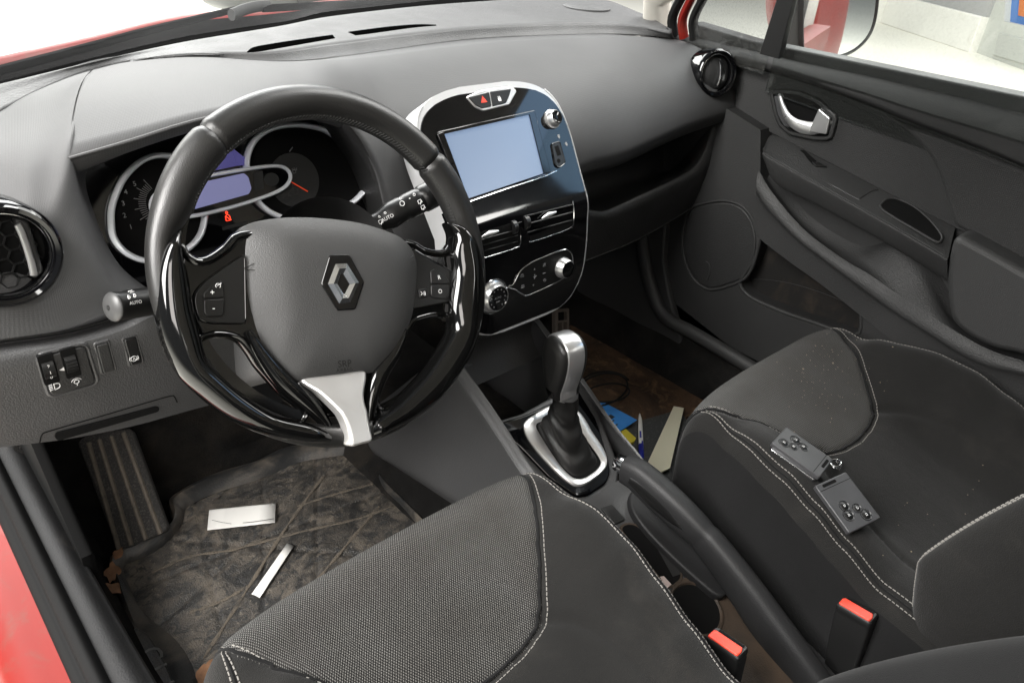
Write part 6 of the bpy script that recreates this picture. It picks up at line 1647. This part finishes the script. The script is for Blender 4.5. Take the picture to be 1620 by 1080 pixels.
ctr = P(955, 628, z=FZ+.02); pts = []
for i in range(60):
    t = i/59*2*math.pi*2.6; r_ = .055+.018*math.sin(t*.37+1); pts.append(ctr+V((r_*math.cos(t)*1.2+.02*math.sin(t*.6), r_*.8*math.sin(t), .012+.014*math.sin(t*.5)+.008*i/60)))
mb.tube([V(p) for p in cr(pts, 160)], .0022, 7); tag(mb.build('charging_cable', m_rubber), 'tangled thin black cable beside the blue leaflet on the passenger floor', 'cable')
# floor bracket beyond the gear knob
bkp = P(890, 505, y=.30); bf = Fr(bkp, (1, 0, 0), (0, .6, 1))
bt_ = thing('footwell_pedal_bracket', 'small brownish ribbed bracket on the tunnel side behind the gear knob', 'bracket', bkp)
MB().prism(bf, rp(bf.pxs([(879, 489), (901, 487), (901, 540), (879, 542)]), .005), -.012, 0, .002, holes=[rp(bf.pxs([(883, 494), (897, 492), (897, 506), (883, 507)]), .002), bf.pxs([(883, 511), (889, 510), (889, 530), (883, 530)]), bf.pxs([(892, 510), (897, 509), (897, 530), (892, 530)])]).build('bracket_frame', mat('brown grey plastic', (.075, .06, .05), .6), bt_)
MB().prism(bf, bf.pxs([(881, 490), (899, 489), (899, 540), (881, 541)]), -.02, -.010).build('bracket_back', m_black, bt_)
# ================================================================== SHOWROOM
GZ = -.87
MB().grid([[V((x, y, GZ)) for x in (-30, -10, 0, 10, 40)] for y in (-30, -10, 0, 10, 40)]).build('showroom_floor', m_floor)
bpy.data.objects['showroom_floor']['kind'] = 'structure'
wa, wb = P(1406, 41, z=GZ), P(1532, 83, z=GZ)
wd_ = (wb-wa); wd_.z = 0; wd_.normalize(); wn = V((-wd_.y, wd_.x, 0))
if wn.dot(CAM-wa) < 0: wn = -wn
WFm = Fr(wa, wd_, (0, 0, 1))
if WFm.Z.dot(wn) < 0: WFm = Fr(wa, -wd_, (0, 0, 1)); 
sgx = 1 if WFm.X.dot(wd_) > 0 else -1
L_ = (wb-wa).length
wl = thing('showroom_wall', 'grey showroom wall above a scuffed white plinth beyond the passenger window', 'wall', wa)
def wrect(x0, x1, z0, z1): 
    a, b = sorted((x0*sgx, x1*sgx)); return [(a, z0), (b, z0), (b, z1), (a, z1)]
pl_h = P(1450, 5, x=None, y=None, d=(wa-CAM).dot(_f))
# plinth height from the photograph's top edge
q = ray(1532, 22); t = ((wb-CAM).dot(wn))/q.dot(wn); ph = (CAM+t*q).z-GZ
MB().prism(WFm, wrect(-.25, L_, 0, ph), -.3, 0, .01).build('plinth', m_wallw, wl)
MB().prism(WFm, wrect(-9, -.25, 0, .9), -.05, .35, .01).build('plinth_return', m_wallw, wl)
MB().prism(WFm, wrect(-9, L_, .0, 4.2), -.4, -.06, 0).build('upper_wall', m_wallg, wl)
# glazed door at the right
dA, dB = P(1545, 84, z=GZ), P(1650, 122, z=GZ); ddx = (dB-dA); ddx.z = 0; ddx.normalize()
dn = V((-ddx.y, ddx.x, 0)); 
DFm = Fr(dA, ddx, (0, 0, 1)); 
sd = 1
if DFm.Z.dot(CAM-dA) < 0: DFm = Fr(dA, -ddx, (0, 0, 1)); sd = -1
gd_ = thing('glazed_door', 'grey framed showroom door with a blue pane and orange poster', 'door', dA)
def dp(pts): return DFm.pxs(pts)
MB().prism(DFm, dp([(1533, 86), (1720, 148), (1740, -260), (1562, -260)]), -.12, 0, .01, holes=[dp([(1588, 34), (1690, 58), (1704, -230), (1606, -230)])]).build('door_frame', m_frame, gd_)
MB().prism(DFm, dp([(1574, 88), (1583, 52), (1690, 82), (1690, 122)]), -.02, .025, .01).build('kick_board', mat('door panel', (.40, .41, .385), .5), gd_)
MB().prism(DFm, dp([(1580, 44), (1700, 72), (1710, -240), (1600, -240)]), -.10, -.07).build('door_pane', m_bluepane, gd_)
MB().prism(DFm, dp([(1601, 24), (1640, 33), (1660, -150), (1616, -150)]), -.069, -.065).build('poster', m_orangep, gd_)
MB().prism(DFm, dp([(1520, 80), (1720, 146), (1722, 156), (1518, 90)]), -.02, .12, .005).build('threshold', m_tyre, gd_)
# a parked car seen small past the windscreen
pc = P(380, 8, z=-.62)
pk_ = thing('parked_car', 'grey parked car nose beyond the bonnet at the top of the windscreen', 'car', (pc.x, pc.y, GZ))
cf_ = Fr((pc.x, pc.y, GZ), (_rt.x, _rt.y, 0), (-_f.x, -_f.y, 0))   # a to the right of the view, b towards us
q = ray(318, 18); 
def at(u, v, dist):   # point at a horizontal distance
    r_ = ray(u, v); k = dist/math.hypot(r_.x, r_.y); return CAM+k*r_
dd_ = math.hypot(pc.x-CAM.x, pc.y-CAM.y)
A1_, A2_ = at(312, 5, dd_), at(470, 12, dd_)
ex = (A2_-A1_); ex.z = 0; wdt = ex.length; ex.normalize(); ey = V((0, 0, 1)).cross(ex)
if ey.dot(CAM-A1_) > 0: ey = -ey
bb = at(360, 27, dd_).z
rows = []
for z, ins, fwd in ((bb, .10, .25), (bb+.08, .02, .10), (bb+.25, 0, .0), (bb+.42, .01, .04), (bb+.56, .08, .22), (bb+.62, .15, .9)):
    rows.append([A1_.xy.to_3d()+ex*(ins+(wdt+.9-2*ins)*(i/12))+ey*(fwd+.25*(2*i/12-1)**4)+V((0, 0, z)) for i in range(13)])
MB().loft(rows, 3, 4).build('front_bumper', m_greycar, pk_, solid=.02)
gq = [A1_.xy.to_3d()+ex*(wdt*1.02+k)+ey*(-.01+.0)+V((0, 0, 0)) for k in (0, .30)]
fB = Fr(A1_.xy.to_3d()+ex*(wdt*1.15)+V((0, 0, bb)), ex, (0, 0, 1))
MB().prism(fB, rp([(-.12, .06), (.22, .06), (.22, .5), (-.05, .5)], .04), -.1, .03, .01).build('grille', m_tyre, pk_)
MB().prism(fB, rp([(.30, .05), (.55, .10), (.6, .4), (.28, .36)], .05), -.1, .03, .01).build('fog_lamp', m_silver, pk_)
for k in (0, 1):
    c = A1_.xy.to_3d()+ex*(.4 if k == 0 else wdt+.75)+ey*.75+V((0, 0, GZ+.30)); MB().tube([c-ex*.1, c+ex*.1], .30, 32).build('tyre', m_tyre, pk_)
for u in (620, 700):
    pass
# a second, dark vehicle far right of it
# ================================================================== LIGHT
w = bpy.data.worlds.new('World'); scene.world = w; w.use_nodes = True
bg = w.node_tree.nodes['Background']; bg.inputs[0].default_value = (.92, .96, 1, 1); bg.inputs[1].default_value = .24
def area_lamp(name, loc, target, sx, sy, power, col=(1, 1, 1)):
    l = bpy.data.lights.new(name, 'AREA'); l.shape = 'RECTANGLE'; l.size = sx; l.size_y = sy; l.energy = power; l.color = col
    o = bpy.data.objects.new(name, l); COL.objects.link(o); o.location = loc
    o.rotation_euler = (V(target)-V(loc)).to_track_quat('-Z', 'Y').to_euler(); return o
area_lamp('ceiling_lamp_front', (.6, 2.6, 2.4), (0, .6, 0), 3.0, 1.2, 140, (1, 1, 1))
area_lamp('ceiling_lamp_driver_side', (-2.4, .0, 1.7), (-.3, .1, -.5), 1.2, 2.0, 270, (1, .98, .95))
area_lamp('fill_driver_rear', (-2.2, -2.6, 2.1), (-.2, .1, -.2), 1.6, 1.2, 70, (1, .95, .9))  # added fill for the wheel pad and dash face
area_lamp('fill_passenger_side', (2.8, .4, 2.3), (.2, .1, -.5), 1.6, 1.6, 75, (1, .99, .97))  # added fill for the dark passenger footwell
area_lamp('fill_hall_floor', (0, 7.5, 3.2), (0, 7.5, -1), 7, 5, 1700, (1, .99, .96))  # added to whiten the floor beyond the windscreen
area_lamp('ceiling_lamp_far', (7, 1.5, 2.8), (7, 1.5, -1), 5, 3, 300, (1, .98, .94))
area_lamp('fill_mirror_floor', (1.6, -5, 2.8), (1.6, -5, -1), 5, 3, 900, (1, .98, .94))  # added to brighten the floor that the door mirror reflects
area_lamp('fill_over_window', (1.15, .0, 2.3), (.6, .05, -.3), .9, .9, 70, (1, .99, .97))  # added fill, placed to reach the passenger floor through the window
area_lamp('daylight_window', (4.0, -2.35, 2.9), (0, .1, 0), 1.0, 1.5, 15, (.40, .66, 1))
scene.view_settings.view_transform = 'Standard'; scene.view_settings.look = 'None'; scene.view_settings.exposure = .12; scene.view_settings.gamma = 1
scene.view_settings.use_curve_mapping = False
scene.cycles.use_denoising = True
try: scene.cycles.denoiser = 'OPENIMAGEDENOISE'
except Exception: pass
scene.cycles.max_bounces = 8; scene.cycles.diffuse_bounces = 4; scene.cycles.glossy_bounces = 4; scene.cycles.transparent_max_bounces = 8
scene.cycles.caustics_reflective = False; scene.cycles.caustics_refractive = False
